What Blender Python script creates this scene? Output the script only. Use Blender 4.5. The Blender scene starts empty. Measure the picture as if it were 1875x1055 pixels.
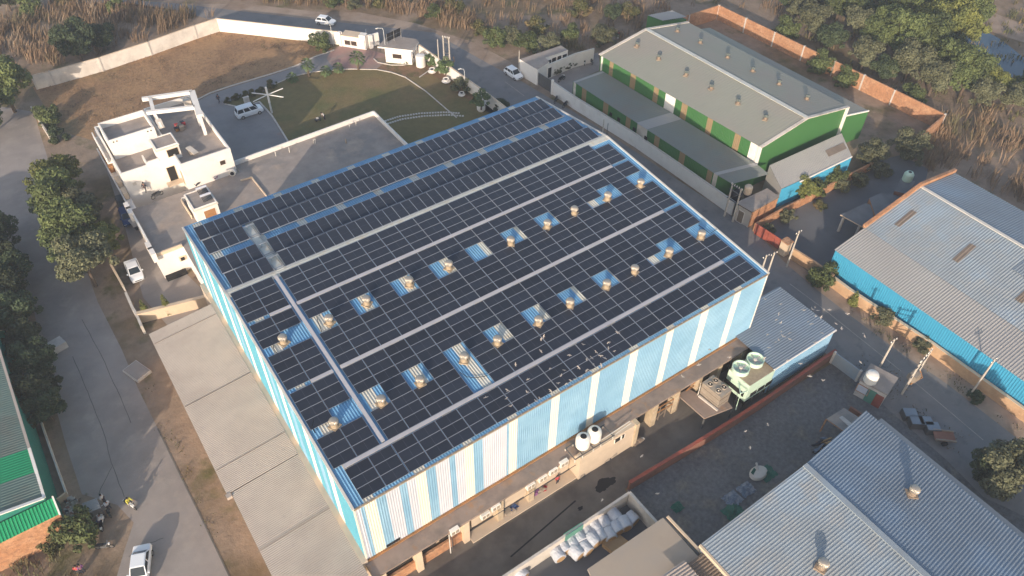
import bpy, bmesh, math, random
import numpy as np
from mathutils import Vector, Matrix
from mathutils.geometry import tessellate_polygon
random.seed(7); rng = np.random.default_rng(7)
SC = bpy.context.scene; COL = SC.collection
R = math.radians
HAZE = 0.0005

# ---------------------------------------------------------------- camera (solved from the photograph)
PW, PH, F = 1875.0, 1055.0, 1427.893
YAW, PITCH, ROLL = 0.617325705, 0.790024523, 0.0147509905
CX, CY, CZ = -8.25228, -34.034041, 72.8559813
def _axes():
    cy, sy, cp, sp = math.cos(YAW), math.sin(YAW), math.cos(PITCH), math.sin(PITCH)
    f = Vector((sy*cp, cy*cp, -sp)); r = Vector((cy, -sy, 0)); u = r.cross(f)
    c, s = math.cos(ROLL), math.sin(ROLL)
    return c*r + s*u, -s*r + c*u, f
AR, AU, AF = _axes()
cam = bpy.data.cameras.new('Camera'); co = bpy.data.objects.new('Camera', cam); COL.objects.link(co)
m = Matrix.Identity(4)
for i in range(3):
    m[i][0] = AR[i]; m[i][1] = AU[i]; m[i][2] = -AF[i]
m[0][3], m[1][3], m[2][3] = CX, CY, CZ
co.matrix_world = m
cam.sensor_width = 36; cam.lens = F/PW*36; cam.clip_end = 4000; cam.clip_start = 1
SC.camera = co
def ray(px, py):
    return (AR*((px-PW/2)/F) + AU*(-(py-PH/2)/F) + AF)
def G(px, py, z=0.0):
    "real place seen at a photo point on the level z"
    d = ray(px, py); t = (z-CZ)/d.z
    return Vector((CX+d.x*t, CY+d.y*t, z))
def GX(px, py, x):
    d = ray(px, py); t = (x-CX)/d.x
    return Vector((x, CY+d.y*t, CZ+d.z*t))
def GY(px, py, y):
    d = ray(px, py); t = (y-CY)/d.y
    return Vector((CX+d.x*t, y, CZ+d.z*t))

# ---------------------------------------------------------------- light
SUN_AZ, SUN_EL = 229.0, 16.0
w = bpy.data.worlds.new('World'); SC.world = w; w.use_nodes = True
nt = w.node_tree; bg = nt.nodes['Background']
sky = nt.nodes.new('ShaderNodeTexSky'); sky.sky_type = 'NISHITA'; sky.sun_disc = False
sky.sun_elevation = R(SUN_EL); sky.sun_rotation = R(SUN_AZ)
sky.air_density = 1.0; sky.dust_density = 2.0; sky.ozone_density = 1.0
nt.links.new(sky.outputs[0], bg.inputs[0]); bg.inputs[1].default_value = 0.15
sl = bpy.data.lights.new('Sun', 'SUN'); sl.energy = 3.6; sl.angle = R(0.5); sl.color = (1.0, 0.84, 0.68)
so = bpy.data.objects.new('Sun', sl); COL.objects.link(so)
a = R(SUN_AZ-180)
sd = Vector((math.sin(a)*math.cos(R(SUN_EL)), math.cos(a)*math.cos(R(SUN_EL)), -math.sin(R(SUN_EL))))
so.rotation_euler = sd.to_track_quat('-Z', 'Y').to_euler(); so.location = (-60, -60, 60)
SC.view_settings.view_transform = 'Standard'; SC.view_settings.look = 'None'
SC.view_settings.exposure = 0.70; SC.view_settings.gamma = 1.0
SC.cycles.max_bounces = 5; SC.cycles.volume_bounces = 1; SC.cycles.volume_step_rate = 4; SC.cycles.use_denoising = True

# ---------------------------------------------------------------- materials
MATS = {}
def M(name, c, r=0.85, m=0.0, v=0.12, vs=0.8, c2=None, s2=0.25, lo=0.45, hi=0.62, c3=None, s3=2.0, lo3=0.5, hi3=0.65, bump=0.0, bs=6.0, spec=0.3, rnd=0.0, dirx=None):
    mt = bpy.data.materials.new(name); mt.use_nodes = True; t = mt.node_tree; N = t.nodes; L = t.links
    b = N['Principled BSDF']; b.inputs['Roughness'].default_value = r; b.inputs['Metallic'].default_value = m
    b.inputs['Specular IOR Level'].default_value = spec
    tc = N.new('ShaderNodeTexCoord'); src = tc.outputs['Object']
    if dirx:
        mp = N.new('ShaderNodeMapping'); mp.inputs['Scale'].default_value = dirx; L.new(src, mp.inputs[0]); src = mp.outputs[0]
    def noise(s, det=5):
        n = N.new('ShaderNodeTexNoise'); n.inputs['Scale'].default_value = s; n.inputs['Detail'].default_value = det
        n.inputs['Roughness'].default_value = 0.62; L.new(src, n.inputs['Vector']); return n.outputs[0]
    rgb = N.new('ShaderNodeRGB'); rgb.outputs[0].default_value = (*c, 1); out = rgb.outputs[0]
    def mixin(cc, s, l, h):
        nonlocal out
        rm = N.new('ShaderNodeMapRange'); rm.inputs[1].default_value = l; rm.inputs[2].default_value = h; L.new(noise(s), rm.inputs[0])
        mx = N.new('ShaderNodeMix'); mx.data_type = 'RGBA'; L.new(rm.outputs[0], mx.inputs[0]); L.new(out, mx.inputs[6])
        mx.inputs[7].default_value = (*cc, 1); out = mx.outputs[2]
    if c2: mixin(c2, s2, lo, hi)
    if c3: mixin(c3, s3, lo3, hi3)
    fac = None
    if v > 0:
        rm = N.new('ShaderNodeMapRange'); rm.inputs[1].default_value = 0.25; rm.inputs[2].default_value = 0.75
        rm.inputs[3].default_value = 1-v; rm.inputs[4].default_value = 1+v; L.new(noise(vs, 8), rm.inputs[0]); fac = rm.outputs[0]
    if rnd > 0:
        oi = N.new('ShaderNodeObjectInfo'); rm = N.new('ShaderNodeMapRange'); rm.inputs[3].default_value = 1-rnd; rm.inputs[4].default_value = 1+rnd
        L.new(oi.outputs['Random'], rm.inputs[0])
        if fac:
            mu = N.new('ShaderNodeMath'); mu.operation = 'MULTIPLY'; L.new(fac, mu.inputs[0]); L.new(rm.outputs[0], mu.inputs[1]); fac = mu.outputs[0]
        else: fac = rm.outputs[0]
    if fac:
        vm = N.new('ShaderNodeVectorMath'); vm.operation = 'SCALE'; L.new(out, vm.inputs[0]); L.new(fac, vm.inputs['Scale']); out = vm.outputs[0]
    L.new(out, b.inputs['Base Color'])
    if bump > 0:
        bn = N.new('ShaderNodeBump'); bn.inputs['Strength'].default_value = bump; bn.inputs['Distance'].default_value = 0.2
        L.new(noise(bs, 8), bn.inputs['Height']); L.new(bn.outputs[0], b.inputs['Normal'])
    MATS[name] = mt; return mt
# ground and paving
M('dirt', (0.27,0.20,0.145), v=0.22, vs=0.6, c2=(0.17,0.12,0.07), s2=0.06, lo=0.48, hi=0.6, c3=(0.11,0.10,0.04), s3=0.18, lo3=0.54, hi3=0.68, bump=0.5, bs=2.0)
M('dust', (0.34,0.26,0.20), v=0.16, vs=0.5, c2=(0.25,0.18,0.13), s2=0.15, bump=0.25, bs=2)
M('asphalt', (0.195,0.185,0.182), v=0.14, vs=0.35, c2=(0.25,0.225,0.205), s2=0.1, lo=0.48, hi=0.7, c3=(0.16,0.155,0.155), s3=0.6, lo3=0.55, hi3=0.7, bump=0.1, bs=8)
M('roadconc', (0.31,0.27,0.245), v=0.12, vs=0.3, c2=(0.255,0.225,0.205), s2=0.12, c3=(0.34,0.295,0.26), s3=0.5, lo3=0.52, hi3=0.72, bump=0.1, bs=6)
M('alleyconc', (0.155,0.138,0.12), v=0.22, vs=0.35, c2=(0.115,0.102,0.09), s2=0.2, bump=0.1)
M('yardconc', (0.14,0.14,0.145), v=0.15, vs=0.4, c2=(0.11,0.11,0.115), s2=0.2, bump=0.1)
M('gravel', (0.155,0.15,0.15), v=0.35, vs=2.2, c2=(0.12,0.115,0.115), s2=0.15, c3=(0.20,0.18,0.15), s3=0.3, lo3=0.55, hi3=0.7, bump=0.7, bs=3.5)
M('drive', (0.25,0.235,0.232), v=0.1, vs=0.4, c2=(0.215,0.205,0.205), s2=0.15, c3=(0.27,0.20,0.175), s3=0.25, lo3=0.6, hi3=0.75)
M('redpave', (0.36,0.22,0.19), v=0.14, vs=0.7, c2=(0.29,0.22,0.19), s2=0.3)
M('drygrass', (0.34,0.205,0.105), v=0.28, vs=1.5, c2=(0.26,0.155,0.085), s2=0.12, c3=(0.19,0.145,0.075), s3=0.07, lo3=0.55, hi3=0.7, bump=0.9, bs=1.6)
M('lawn', (0.17,0.135,0.052), v=0.16, vs=0.9, c2=(0.105,0.112,0.038), s2=0.10, lo=0.47, hi=0.64, c3=(0.215,0.145,0.068), s3=0.06, lo3=0.5, hi3=0.66, bump=0.4, bs=3)
M('bed', (0.20,0.12,0.07), v=0.25, vs=1.2, c2=(0.10,0.09,0.035), s2=0.4, bump=0.5, bs=3)
M('kerb', (0.55,0.50,0.45), v=0.2, vs=1.5)
M('line', (0.34,0.31,0.27), v=0.3, vs=1.2)
M('water', (0.03,0.06,0.09), r=0.12, v=0.1, vs=0.2, spec=0.5)
# building
M('bluesheet', (0.125,0.30,0.50), r=0.5, m=0.0, v=0.14, vs=0.5, c2=(0.17,0.36,0.54), s2=0.35, rnd=0, spec=0.4)
M('skysheet', (0.55,0.55,0.50), r=0.5, v=0.14, vs=0.6, c2=(0.45,0.38,0.28), s2=1.2, lo=0.5, hi=0.75)
M('wallblue', (0.21,0.38,0.53), r=0.5, v=0.07, vs=0.4, c2=(0.25,0.42,0.56), s2=0.2, spec=0.3)
M('wallblue2', (0.20,0.41,0.58), r=0.5, v=0.1, vs=0.5, spec=0.4)
M('wallpale', (0.53,0.55,0.61), r=0.5, v=0.06, vs=0.4, spec=0.3)
M('wallwhite', (0.76,0.70,0.60), r=0.55, v=0.05, vs=0.5)
M('wallcyan', (0.10,0.34,0.45), r=0.5, v=0.08, vs=0.4, spec=0.3)
M('trim', (0.62,0.58,0.52), r=0.5, v=0.1)
M('plaster', (0.50,0.40,0.28), v=0.14, vs=1.2, c2=(0.40,0.31,0.21), s2=0.5)
M('plasterband', (0.56,0.45,0.34), v=0.1, vs=0.8)
M('slab', (0.29,0.22,0.18), v=0.16, vs=0.7, c2=(0.21,0.165,0.14), s2=0.3, c3=(0.33,0.19,0.10), s3=0.8, lo3=0.58, hi3=0.75)
M('rust', (0.34,0.17,0.07), v=0.25, vs=2)
M('brick', (0.42,0.21,0.11), v=0.22, vs=2.5, c2=(0.50,0.28,0.16), s2=0.7, c3=(0.33,0.17,0.10), s3=3, bump=0.4, bs=5)
M('brickdark', (0.27,0.13,0.09), v=0.22, vs=2.0, c2=(0.22,0.11,0.08), s2=0.5, bump=0.4, bs=5)
M('redpaint', (0.34,0.085,0.055), v=0.18, vs=1.0, c2=(0.26,0.08,0.06), s2=0.4)
M('white', (0.80,0.75,0.69), v=0.06, vs=0.7, c2=(0.70,0.63,0.55), s2=0.4, lo=0.55, hi=0.75)
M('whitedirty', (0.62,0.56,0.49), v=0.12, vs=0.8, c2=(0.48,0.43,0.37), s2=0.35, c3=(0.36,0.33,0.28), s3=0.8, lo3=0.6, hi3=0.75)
M('cream', (0.64,0.50,0.36), v=0.1, vs=0.8)
M('flatroof', (0.33,0.28,0.245), v=0.2, vs=0.5, c2=(0.26,0.235,0.215), s2=0.16, c3=(0.40,0.32,0.26), s3=0.35, lo3=0.52, hi3=0.7)
M('roofdark', (0.19,0.19,0.195), v=0.16, vs=0.5, c2=(0.15,0.15,0.155), s2=0.2)
M('asbestos', (0.42,0.36,0.315), v=0.10, vs=0.35, c2=(0.38,0.325,0.285), s2=0.2, c3=(0.31,0.265,0.235), s3=0.9, lo3=0.64, hi3=0.8)
M('greyroof', (0.285,0.285,0.235), r=0.7, v=0.05, vs=0.2, c2=(0.285,0.265,0.225), s2=0.1)
M('leanroof', (0.20,0.215,0.195), r=0.7, v=0.05, vs=0.2, c2=(0.21,0.20,0.175), s2=0.12)
M('greenwall', (0.055,0.165,0.052), r=0.5, v=0.06, vs=0.3)
M('greenstripe', (0.42,0.28,0.15), r=0.6, v=0.1)
M('deepgreen', (0.02,0.30,0.13), r=0.5, v=0.1, vs=0.4)
M('greyribgreen', (0.15,0.21,0.18), r=0.55, v=0.15, vs=0.4, c2=(0.17,0.19,0.16), s2=0.3)
M('tealwall', (0.03,0.20,0.16), r=0.55, v=0.1)
M('cyanwall', (0.055,0.31,0.49), r=0.5, v=0.05, vs=0.4)
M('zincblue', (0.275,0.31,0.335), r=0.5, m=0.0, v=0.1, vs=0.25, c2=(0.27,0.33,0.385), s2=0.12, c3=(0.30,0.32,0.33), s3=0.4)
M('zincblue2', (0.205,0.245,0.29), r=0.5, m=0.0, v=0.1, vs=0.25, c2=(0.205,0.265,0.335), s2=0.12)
M('zincgrey', (0.36,0.35,0.335), r=0.5, v=0.1, vs=0.3, c2=(0.32,0.31,0.30), s2=0.15)
M('brownsheet', (0.21,0.165,0.13), r=0.6, v=0.2, vs=1)
M('tansheet', (0.40,0.33,0.26), v=0.1, vs=0.4, c2=(0.34,0.29,0.24), s2=0.2)
M('galv', (0.42,0.41,0.40), r=0.45, m=0.3, v=0.1)
M('walkgrey', (0.50,0.48,0.49), r=0.5, m=0.1, v=0.08, vs=1)
M('frame', (0.25,0.275,0.32), r=0.5, m=0.1, v=0.05)
M('cells', (0.019,0.024,0.037), r=0.38, v=0.10, vs=0.9, rnd=0.22, spec=0.4)
M('vent', (0.45,0.40,0.34), r=0.4, m=0.5, v=0.1)
M('ventbase', (0.33,0.26,0.18), r=0.6, v=0.2, vs=3)
M('rustbase', (0.25,0.19,0.14), r=0.8, v=0.2, vs=3)
M('ventdark', (0.13,0.15,0.14), r=0.5, m=0.3)
M('black', (0.012,0.012,0.014), r=0.6, v=0)
M('darkgap', (0.018,0.016,0.014), r=0.9, v=0)
M('rubber', (0.02,0.02,0.02), r=0.8, v=0)
M('glass', (0.02,0.028,0.034), r=0.12, v=0, spec=0.5)
M('carwhite', (0.80,0.81,0.82), r=0.3, v=0, spec=0.5)
M('cardark', (0.05,0.055,0.06), r=0.3, v=0, spec=0.5)
M('chrome', (0.6,0.6,0.6), r=0.3, m=0.9, v=0)
M('lamp', (0.75,0.75,0.72), r=0.2, v=0)
M('plasticwhite', (0.82,0.77,0.69), r=0.45, v=0.04)
M('mint', (0.55,0.70,0.56), r=0.5, v=0.08, vs=1)
M('mintdark', (0.10,0.26,0.20), r=0.5, v=0.1)
M('galvold', (0.36,0.30,0.24), r=0.55, m=0.2, v=0.2, vs=1.5)
M('wrap', (0.50,0.52,0.56), r=0.5, v=0.16, vs=1.6, c2=(0.42,0.43,0.46), s2=1)
M('cardboard', (0.42,0.27,0.14), v=0.15)
M('tarpblue', (0.14,0.18,0.24), r=0.6, v=0.35, vs=3, c2=(0.25,0.26,0.28), s2=1.5, bump=0.6)
M('tarpgreen', (0.02,0.11,0.075), r=0.6, v=0.25, vs=2)
M('bird', (0.50,0.44,0.38), v=0.1, vs=6)
M('birddark', (0.10,0.09,0.085), v=0.1)
M('skin', (0.28,0.15,0.10), v=0.05)
M('hair', (0.012,0.01,0.01), v=0)
M('clothwhite', (0.62,0.60,0.58), v=0.1, vs=6)
M('clothdark', (0.03,0.035,0.05), v=0.1, vs=6)
M('clothred', (0.40,0.05,0.06), v=0.1, vs=6)
M('clothyellow', (0.55,0.50,0.08), v=0.1, vs=6)
M('clothblue', (0.05,0.09,0.22), v=0.1, vs=6)
M('clothpurple', (0.22,0.09,0.20), v=0.1, vs=6)
M('pole', (0.46,0.41,0.35), v=0.2, vs=2)
M('poleiron', (0.10,0.10,0.10), r=0.6, v=0.1)
M('paint', (0.55,0.55,0.53), v=0.3, vs=2)
M('orangewall', (0.52,0.34,0.20), v=0.15, vs=1.2, c2=(0.44,0.27,0.16), s2=0.4, bump=0.3, bs=5)
M('wallpanel', (0.70,0.64,0.57), v=0.12, vs=0.9, c2=(0.58,0.52,0.46), s2=0.35, c3=(0.42,0.38,0.33), s3=0.8, lo3=0.62, hi3=0.78)
M('greenpale', (0.30,0.215,0.12), r=0.6, v=0.1)
M('busbar', (0.085,0.095,0.12), r=0.5, v=0.05)
M('windowbrown', (0.06,0.04,0.03), r=0.3, v=0.1)
# plants
M('bark', (0.12,0.085,0.06), v=0.3, vs=3)
M('palebark', (0.36,0.29,0.22), v=0.2, vs=2)
M('leafA', (0.100,0.125,0.042), r=0.7, v=0.45, vs=0.6, c2=(0.062,0.082,0.03), s2=0.35, rnd=0.25)
M('leafB', (0.058,0.080,0.036), r=0.7, v=0.4, vs=0.9, c2=(0.042,0.06,0.027), s2=0.5, rnd=0.15)
M('leafC', (0.165,0.175,0.045), r=0.7, v=0.4, vs=0.6, c2=(0.10,0.12,0.038), s2=0.4, rnd=0.2)
M('leafD', (0.045,0.055,0.026), r=0.75, v=0.4, vs=0.9, rnd=0.12)
M('leafE', (0.125,0.128,0.07), r=0.75, v=0.4, vs=0.7, c2=(0.085,0.09,0.048), s2=0.5, rnd=0.25)
M('palmleaf', (0.11,0.155,0.06), r=0.6, v=0.3, vs=2)
M('reed', (0.20,0.135,0.085), r=0.9, v=0.35, vs=0.25, c2=(0.155,0.105,0.06), s2=0.12, c3=(0.10,0.095,0.04), s3=0.09, lo3=0.56, hi3=0.66)
M('reedpale', (0.27,0.21,0.15), r=0.9, v=0.3, vs=0.3)
M('weed', (0.09,0.095,0.035), r=0.9, v=0.4, vs=0.4, c2=(0.17,0.12,0.06), s2=0.2)
M('bougain', (0.24,0.11,0.07), r=0.8, v=0.3, vs=2)

# ---------------------------------------------------------------- mesh tools
class MB:
    def __init__(s): s.v = []; s.f = []; s.mi = []; s.ms = []
    def mat(s, n):
        if n not in s.ms: s.ms.append(n)
        return s.ms.index(n)
    def add(s, vs, fs, mt):
        o = len(s.v); s.v += [tuple(p) for p in vs]; k = s.mat(mt)
        for f in fs: s.f.append(tuple(i+o for i in f)); s.mi.append(k)
        return s
    def quad(s, a, b, c, d, mt): return s.add([a,b,c,d], [(0,1,2,3)], mt)
    def box(s, x0, x1, y0, y1, z0, z1, mt):
        if x0 > x1: x0, x1 = x1, x0
        if y0 > y1: y0, y1 = y1, y0
        v = [(x0,y0,z0),(x1,y0,z0),(x1,y1,z0),(x0,y1,z0),(x0,y0,z1),(x1,y0,z1),(x1,y1,z1),(x0,y1,z1)]
        return s.add(v, [(3,2,1,0),(4,5,6,7),(0,1,5,4),(1,2,6,5),(2,3,7,6),(3,0,4,7)], mt)
    def obox(s, c, u, w, n, mt):
        "box about centre c with half vectors u, w, n"
        c, u, w, n = Vector(c), Vector(u), Vector(w), Vector(n)
        v = [c-u-w-n, c+u-w-n, c+u+w-n, c-u+w-n, c-u-w+n, c+u-w+n, c+u+w+n, c-u+w+n]
        return s.add(v, [(3,2,1,0),(4,5,6,7),(0,1,5,4),(1,2,6,5),(2,3,7,6),(3,0,4,7)], mt)
    def beam(s, a, b, w, h, mt, up=(0,0,1)):
        a, b = Vector(a), Vector(b); d = b-a; up = Vector(up)
        if abs(d.normalized().dot(up)) > 0.98: up = Vector((1,0,0))
        side = d.cross(up).normalized(); n = side.cross(d).normalized()
        return s.obox((a+b)/2, d/2, side*w/2, n*h/2, mt)
    def prism(s, pts, z0, z1, mt, cap=None):
        n = len(pts); ar = sum(pts[i][0]*pts[(i+1)%n][1]-pts[(i+1)%n][0]*pts[i][1] for i in range(n))
        if ar < 0: pts = list(pts)[::-1]
        v = [(p[0],p[1],z0) for p in pts] + [(p[0],p[1],z1) for p in pts]
        s.add(v, [(i,(i+1)%n,n+(i+1)%n,n+i) for i in range(n)], mt)
        tr = tessellate_polygon([[Vector((p[0],p[1],0)) for p in pts]])
        fs = []
        for t in tr:
            q = [pts[i] for i in t]
            ar2 = (q[1][0]-q[0][0])*(q[2][1]-q[0][1])-(q[2][0]-q[0][0])*(q[1][1]-q[0][1])
            fs.append(t if ar2 > 0 else t[::-1])
        s.add([(p[0],p[1],z1) for p in pts], fs, cap or mt)
        return s
    def tube(s, pts, r, mt, n=8, r2=None, cap=True):
        pts = [Vector(p) for p in pts]; k = len(pts); vs = []; fs = []
        for i, p in enumerate(pts):
            d = (pts[min(i+1,k-1)]-pts[max(i-1,0)]).normalized()
            up = Vector((0,0,1)) if abs(d.z) < 0.95 else Vector((1,0,0))
            a = d.cross(up).normalized(); b = a.cross(d).normalized()
            rr = r if r2 is None else r+(r2-r)*i/max(k-1,1)
            vs += [p+a*rr*math.cos(2*math.pi*j/n)-b*rr*math.sin(2*math.pi*j/n) for j in range(n)]
        for i in range(k-1):
            for j in range(n):
                fs.append((i*n+j, (i+1)*n+j, (i+1)*n+(j+1)%n, i*n+(j+1)%n))
        if cap: fs += [tuple(range(n)), tuple(range((k-1)*n, k*n))[::-1]]
        return s.add(vs, fs, mt)
    def lathe(s, c, prof, mt, n=16):
        c = Vector(c); vs = []; fs = []
        for (r, z) in prof: vs += [c+Vector((r*math.cos(2*math.pi*j/n), r*math.sin(2*math.pi*j/n), z)) for j in range(n)]
        for i in range(len(prof)-1):
            for j in range(n): fs.append((i*n+j, i*n+(j+1)%n, (i+1)*n+(j+1)%n, (i+1)*n+j))
        if prof[0][0] > 1e-4: fs.append(tuple(range(n))[::-1])
        if prof[-1][0] > 1e-4: fs.append(tuple(range((len(prof)-1)*n, len(prof)*n)))
        return s.add(vs, fs, mt)
    def corr(s, A, B, C, D, pitch, h, mt, kind='trap', flip=False):
        "ribbed sheet: ribs run A->D, repeat along A->B; mt may be a function of the distance along A->B"
        A, B, C, D = Vector(A), Vector(B), Vector(C), Vector(D)
        L = (B-A).length; n = (B-A).cross(D-A).normalized()
        if abs(n.z) > 0.3: flip = n.z < 0
        if flip: n = -n
        k = max(1, round(L/pitch)); p = 1.0/k; st = []
        if kind == 'trap': prof = [(0,0),(0.5,0),(0.62,1),(0.88,1)]
        else: prof = [(0,0.0),(0.25,0.5),(0.5,1.0),(0.75,0.5)]
        for i in range(k):
            for (t, hh) in prof: st.append(((i+t)*p, hh*h))
        st.append((1.0, 0.0))
        vs = []
        for t, hh in st: vs += [A.lerp(B,t)+n*hh, D.lerp(C,t)+n*hh]
        o = len(s.v); s.v += [tuple(q) for q in vs]
        for i in range(len(st)-1):
            f = (o+2*i, o+2*i+2, o+2*i+3, o+2*i+1)
            if flip: f = f[::-1]
            s.f.append(f); mm = mt((st[i][0]+st[i+1][0])/2*L) if callable(mt) else mt; s.mi.append(s.mat(mm))
        return s
ORG = {}
def P0(name, mb, parent=None, loc=None, label=None, smooth=False):
    "link a mesh as ONE object; as a child its points are taken relative to its thing's base"
    o0 = Vector(loc) if loc is not None else (ORG[parent.name] if parent is not None else Vector((0,0,0)))
    me = bpy.data.meshes.new(name)
    vs = [(p[0]-o0[0], p[1]-o0[1], p[2]-o0[2]) for p in mb.v] if o0.length > 0 else mb.v
    me.from_pydata(vs, [], mb.f)
    for n in mb.ms: me.materials.append(MATS[n])
    me.polygons.foreach_set('material_index', mb.mi)
    if smooth: me.polygons.foreach_set('use_smooth', [True]*len(me.polygons))
    me.update()
    ob = bpy.data.objects.new(name, me); COL.objects.link(ob)
    if parent is not None: ob.parent = parent
    elif loc is not None: ob.location = o0
    ORG[ob.name] = o0
    if label: ob['label'] = label
    return ob
def clusters(mb, tol=0.22):
    n = len(mb.v); par = list(range(n))
    def find(i):
        while par[i] != i: par[i] = par[par[i]]; i = par[i]
        return i
    for f in mb.f:
        r0 = find(f[0])
        for i in f[1:]: par[find(i)] = r0
    comp = {}
    for i in range(n): comp.setdefault(find(i), []).append(i)
    roots = list(comp)
    if len(roots) > 240 or len(roots) < 2: return None
    V = np.array(mb.v); lo = np.array([V[comp[r]].min(0) for r in roots])-tol/2; hi = np.array([V[comp[r]].max(0) for r in roots])+tol/2
    k = len(roots); p2 = list(range(k))
    def f2(i):
        while p2[i] != i: p2[i] = p2[p2[i]]; i = p2[i]
        return i
    for i in range(k):
        for j in np.nonzero(((lo[i] <= hi).all(1)) & ((hi[i] >= lo).all(1)))[0]: p2[f2(int(j))] = f2(i)
    gid = {}; lab = {}
    for a, r in enumerate(roots): lab[r] = gid.setdefault(f2(a), len(gid))
    if not 2 <= len(gid) <= 60: return None
    out = [MB() for _ in gid]; vm = {}
    for b in out: b.ms = list(mb.ms)
    for i in range(n):
        b = out[lab[find(i)]]; vm[i] = len(b.v); b.v.append(mb.v[i])
    for f, mi in zip(mb.f, mb.mi):
        b = out[lab[find(f[0])]]; b.f.append(tuple(vm[i] for i in f)); b.mi.append(mi)
    return out
def P(name, mb, parent=None, loc=None, label=None, smooth=False):
    if parent is not None:
        cl = clusters(mb)
        if cl: return [P0(name, c, parent, loc, label, smooth) for c in cl][0]
    return P0(name, mb, parent, loc, label, smooth)
def tag(o, label, cat, group=None):
    o['label'] = label; o['category'] = cat
    if group: o['group'] = group
    return o
def T(name, label, cat, loc=(0,0,0), group=None):
    o = bpy.data.objects.new(name, None); COL.objects.link(o); o.location = loc; o.empty_display_size = 0.3
    ORG[o.name] = Vector(loc); return tag(o, label, cat, group)
def copy_tree(o, parent=None):
    c = o.copy(); COL.objects.link(c)
    if parent is not None: c.parent = parent
    for ch in list(o.children): copy_tree(ch, c)
    return c
def place(o, loc, rz=0.0, s=1.0, label=None, group=None):
    o.location = loc; o.rotation_euler = (0,0,rz); o.scale = (s,s,s)
    if label: o['label'] = label
    if group: o['group'] = group
    return o
def struct(name, mb):
    o = P(name, mb); o['kind'] = 'structure'; return o
def sheet(name, pts, z, mt, world=False):
    q = [Vector((p[0],p[1],0)) for p in pts] if world else [G(*p) for p in pts]
    tr = tessellate_polygon([[Vector((p.x,p.y,0)) for p in q]]); mb = MB(); fs = []
    for t in tr:
        A, B, C = q[t[0]], q[t[1]], q[t[2]]
        fs.append(t if (B.x-A.x)*(C.y-A.y)-(C.x-A.x)*(B.y-A.y) > 0 else t[::-1])
    mb.add([(p.x,p.y,z) for p in q], fs, mt); return struct(name, mb)
def strip(name, pts, wd, z, h, mt, kind='structure'):
    "a kerb or painted line along photo points"
    q = [G(*p) for p in pts]; mb = MB()
    for i in range(len(q)-1):
        a, b = q[i], q[i+1]; mb.beam((a.x,a.y,z+h/2),(b.x,b.y,z+h/2), wd, h, mt)
    o = P(name, mb)
    if kind: o['kind'] = kind
    return o
def fast(name, V, Fc, mt, parent=None, loc=None, mats=None, mi=None):
    "numpy mesh: V (n,3), Fc (m,3 or 4)"
    me = bpy.data.meshes.new(name); k = Fc.shape[1]; n = len(V); mcount = len(Fc)
    me.vertices.add(n); me.vertices.foreach_set('co', np.asarray(V, np.float32).ravel())
    me.loops.add(mcount*k); me.loops.foreach_set('vertex_index', np.asarray(Fc, np.int32).ravel())
    me.polygons.add(mcount); me.polygons.foreach_set('loop_start', np.arange(0, mcount*k, k, dtype=np.int32))
    for x in (mats or [mt]): me.materials.append(MATS[x])
    if mi is not None: me.polygons.foreach_set('material_index', np.asarray(mi, np.int32))
    me.update(calc_edges=True); me.validate()
    ob = bpy.data.objects.new(name, me); COL.objects.link(ob)
    if parent is not None: ob.parent = parent
    if loc is not None: ob.location = loc
    ORG[ob.name] = Vector(loc or (0,0,0))
    return ob
# ================================================================ SETTING
mb = MB(); S = 600; mb.quad((-S,-S,0),(S,-S,0),(S,S,0),(-S,S,0),'dirt'); struct('ground', mb)
sheet('dirt_shoulder', [(150,6),(460,8),(583,22),(660,23),(762,43),(870,79),(934,113),(960,140),(900,150),(800,75),(600,40),(380,24),(150,-20)], 0.008, 'dust')
sheet('road', [(420,1200),(420,1055),(363,936),(335,880),(289,785),(253,712),(223,640),(179,553),(150,470),(128,400),(100,330),(75,250),(62,205),(0,195),(-160,190),(-160,420),(0,420),(60,560),(95,720),(120,812),(150,905),(215,925),(245,957),(228,1008),(214,1055),(200,1200)], 0.012, 'roadconc')
sheet('asphalt_road', [(100,-22),(164,-3),(320,6),(460,23),(583,37),(657,45),(795,60),(850,92),(900,120),(950,146),(1010,182),(1046,202),(1130,256),(1383,424),(1440,484),(1500,534),(1554,576),(1651,648),(1728,699),(1817,768),(1950,870),(1990,1000),(1800,910),(1730,840),(1640,762),(1560,690),(1480,620),(1380,545),(1250,455),(1100,350),(1000,280),(905,215),(820,150),(745,98),(640,64),(480,52),(397,40),(330,20),(200,0),(120,-10)], 0.02, 'asphalt')
for k, ln in enumerate(([(1446,520),(1500,560),(1580,624),(1650,680)],[(1660,688),(1728,745),(1800,806)],[(925,150),(960,176)],[(975,190),(1010,215)])):
    strip('road_marking', ln, 0.12, 0.028, 0.006, 'line')
sheet('alley', [(-1.5,0.5),(48,0.5),(48,-6.6),(26.4,-6.2),(26,-7.6),(-1.5,-7.6)], 0.012, 'alleyconc', True)
sheet('storage_yard', [(-1.5,-7.7),(25.5,-7.7),(25.5,-40),(-1.5,-40)], 0.012, 'yardconc', True)
sheet('gravel_yard', [(26.6,-6.4),(59,-7.4),(60,-13),(60,-40),(25.6,-40),(25.6,-7.7)], 0.012, 'gravel', True)
sheet('field', [(60,160),(75,157),(200,117),(397,58),(560,72),(600,80),(610,92),(570,106),(535,124),(480,140),(400,162),(362,182),(368,230),(180,260),(110,240)], 0.012, 'drygrass')
sheet('driveway', [(600,93),(575,106),(540,123),(500,137),(460,149),(420,161),(385,173),(362,185),(366,215),(380,300),(440,340),(560,300),(532,262),(498,212),(475,187),(440,196),(412,190),(440,178),(480,171),(501,155),(535,140),(575,131),(640,126),(650,110)], 0.016, 'drive')
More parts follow.
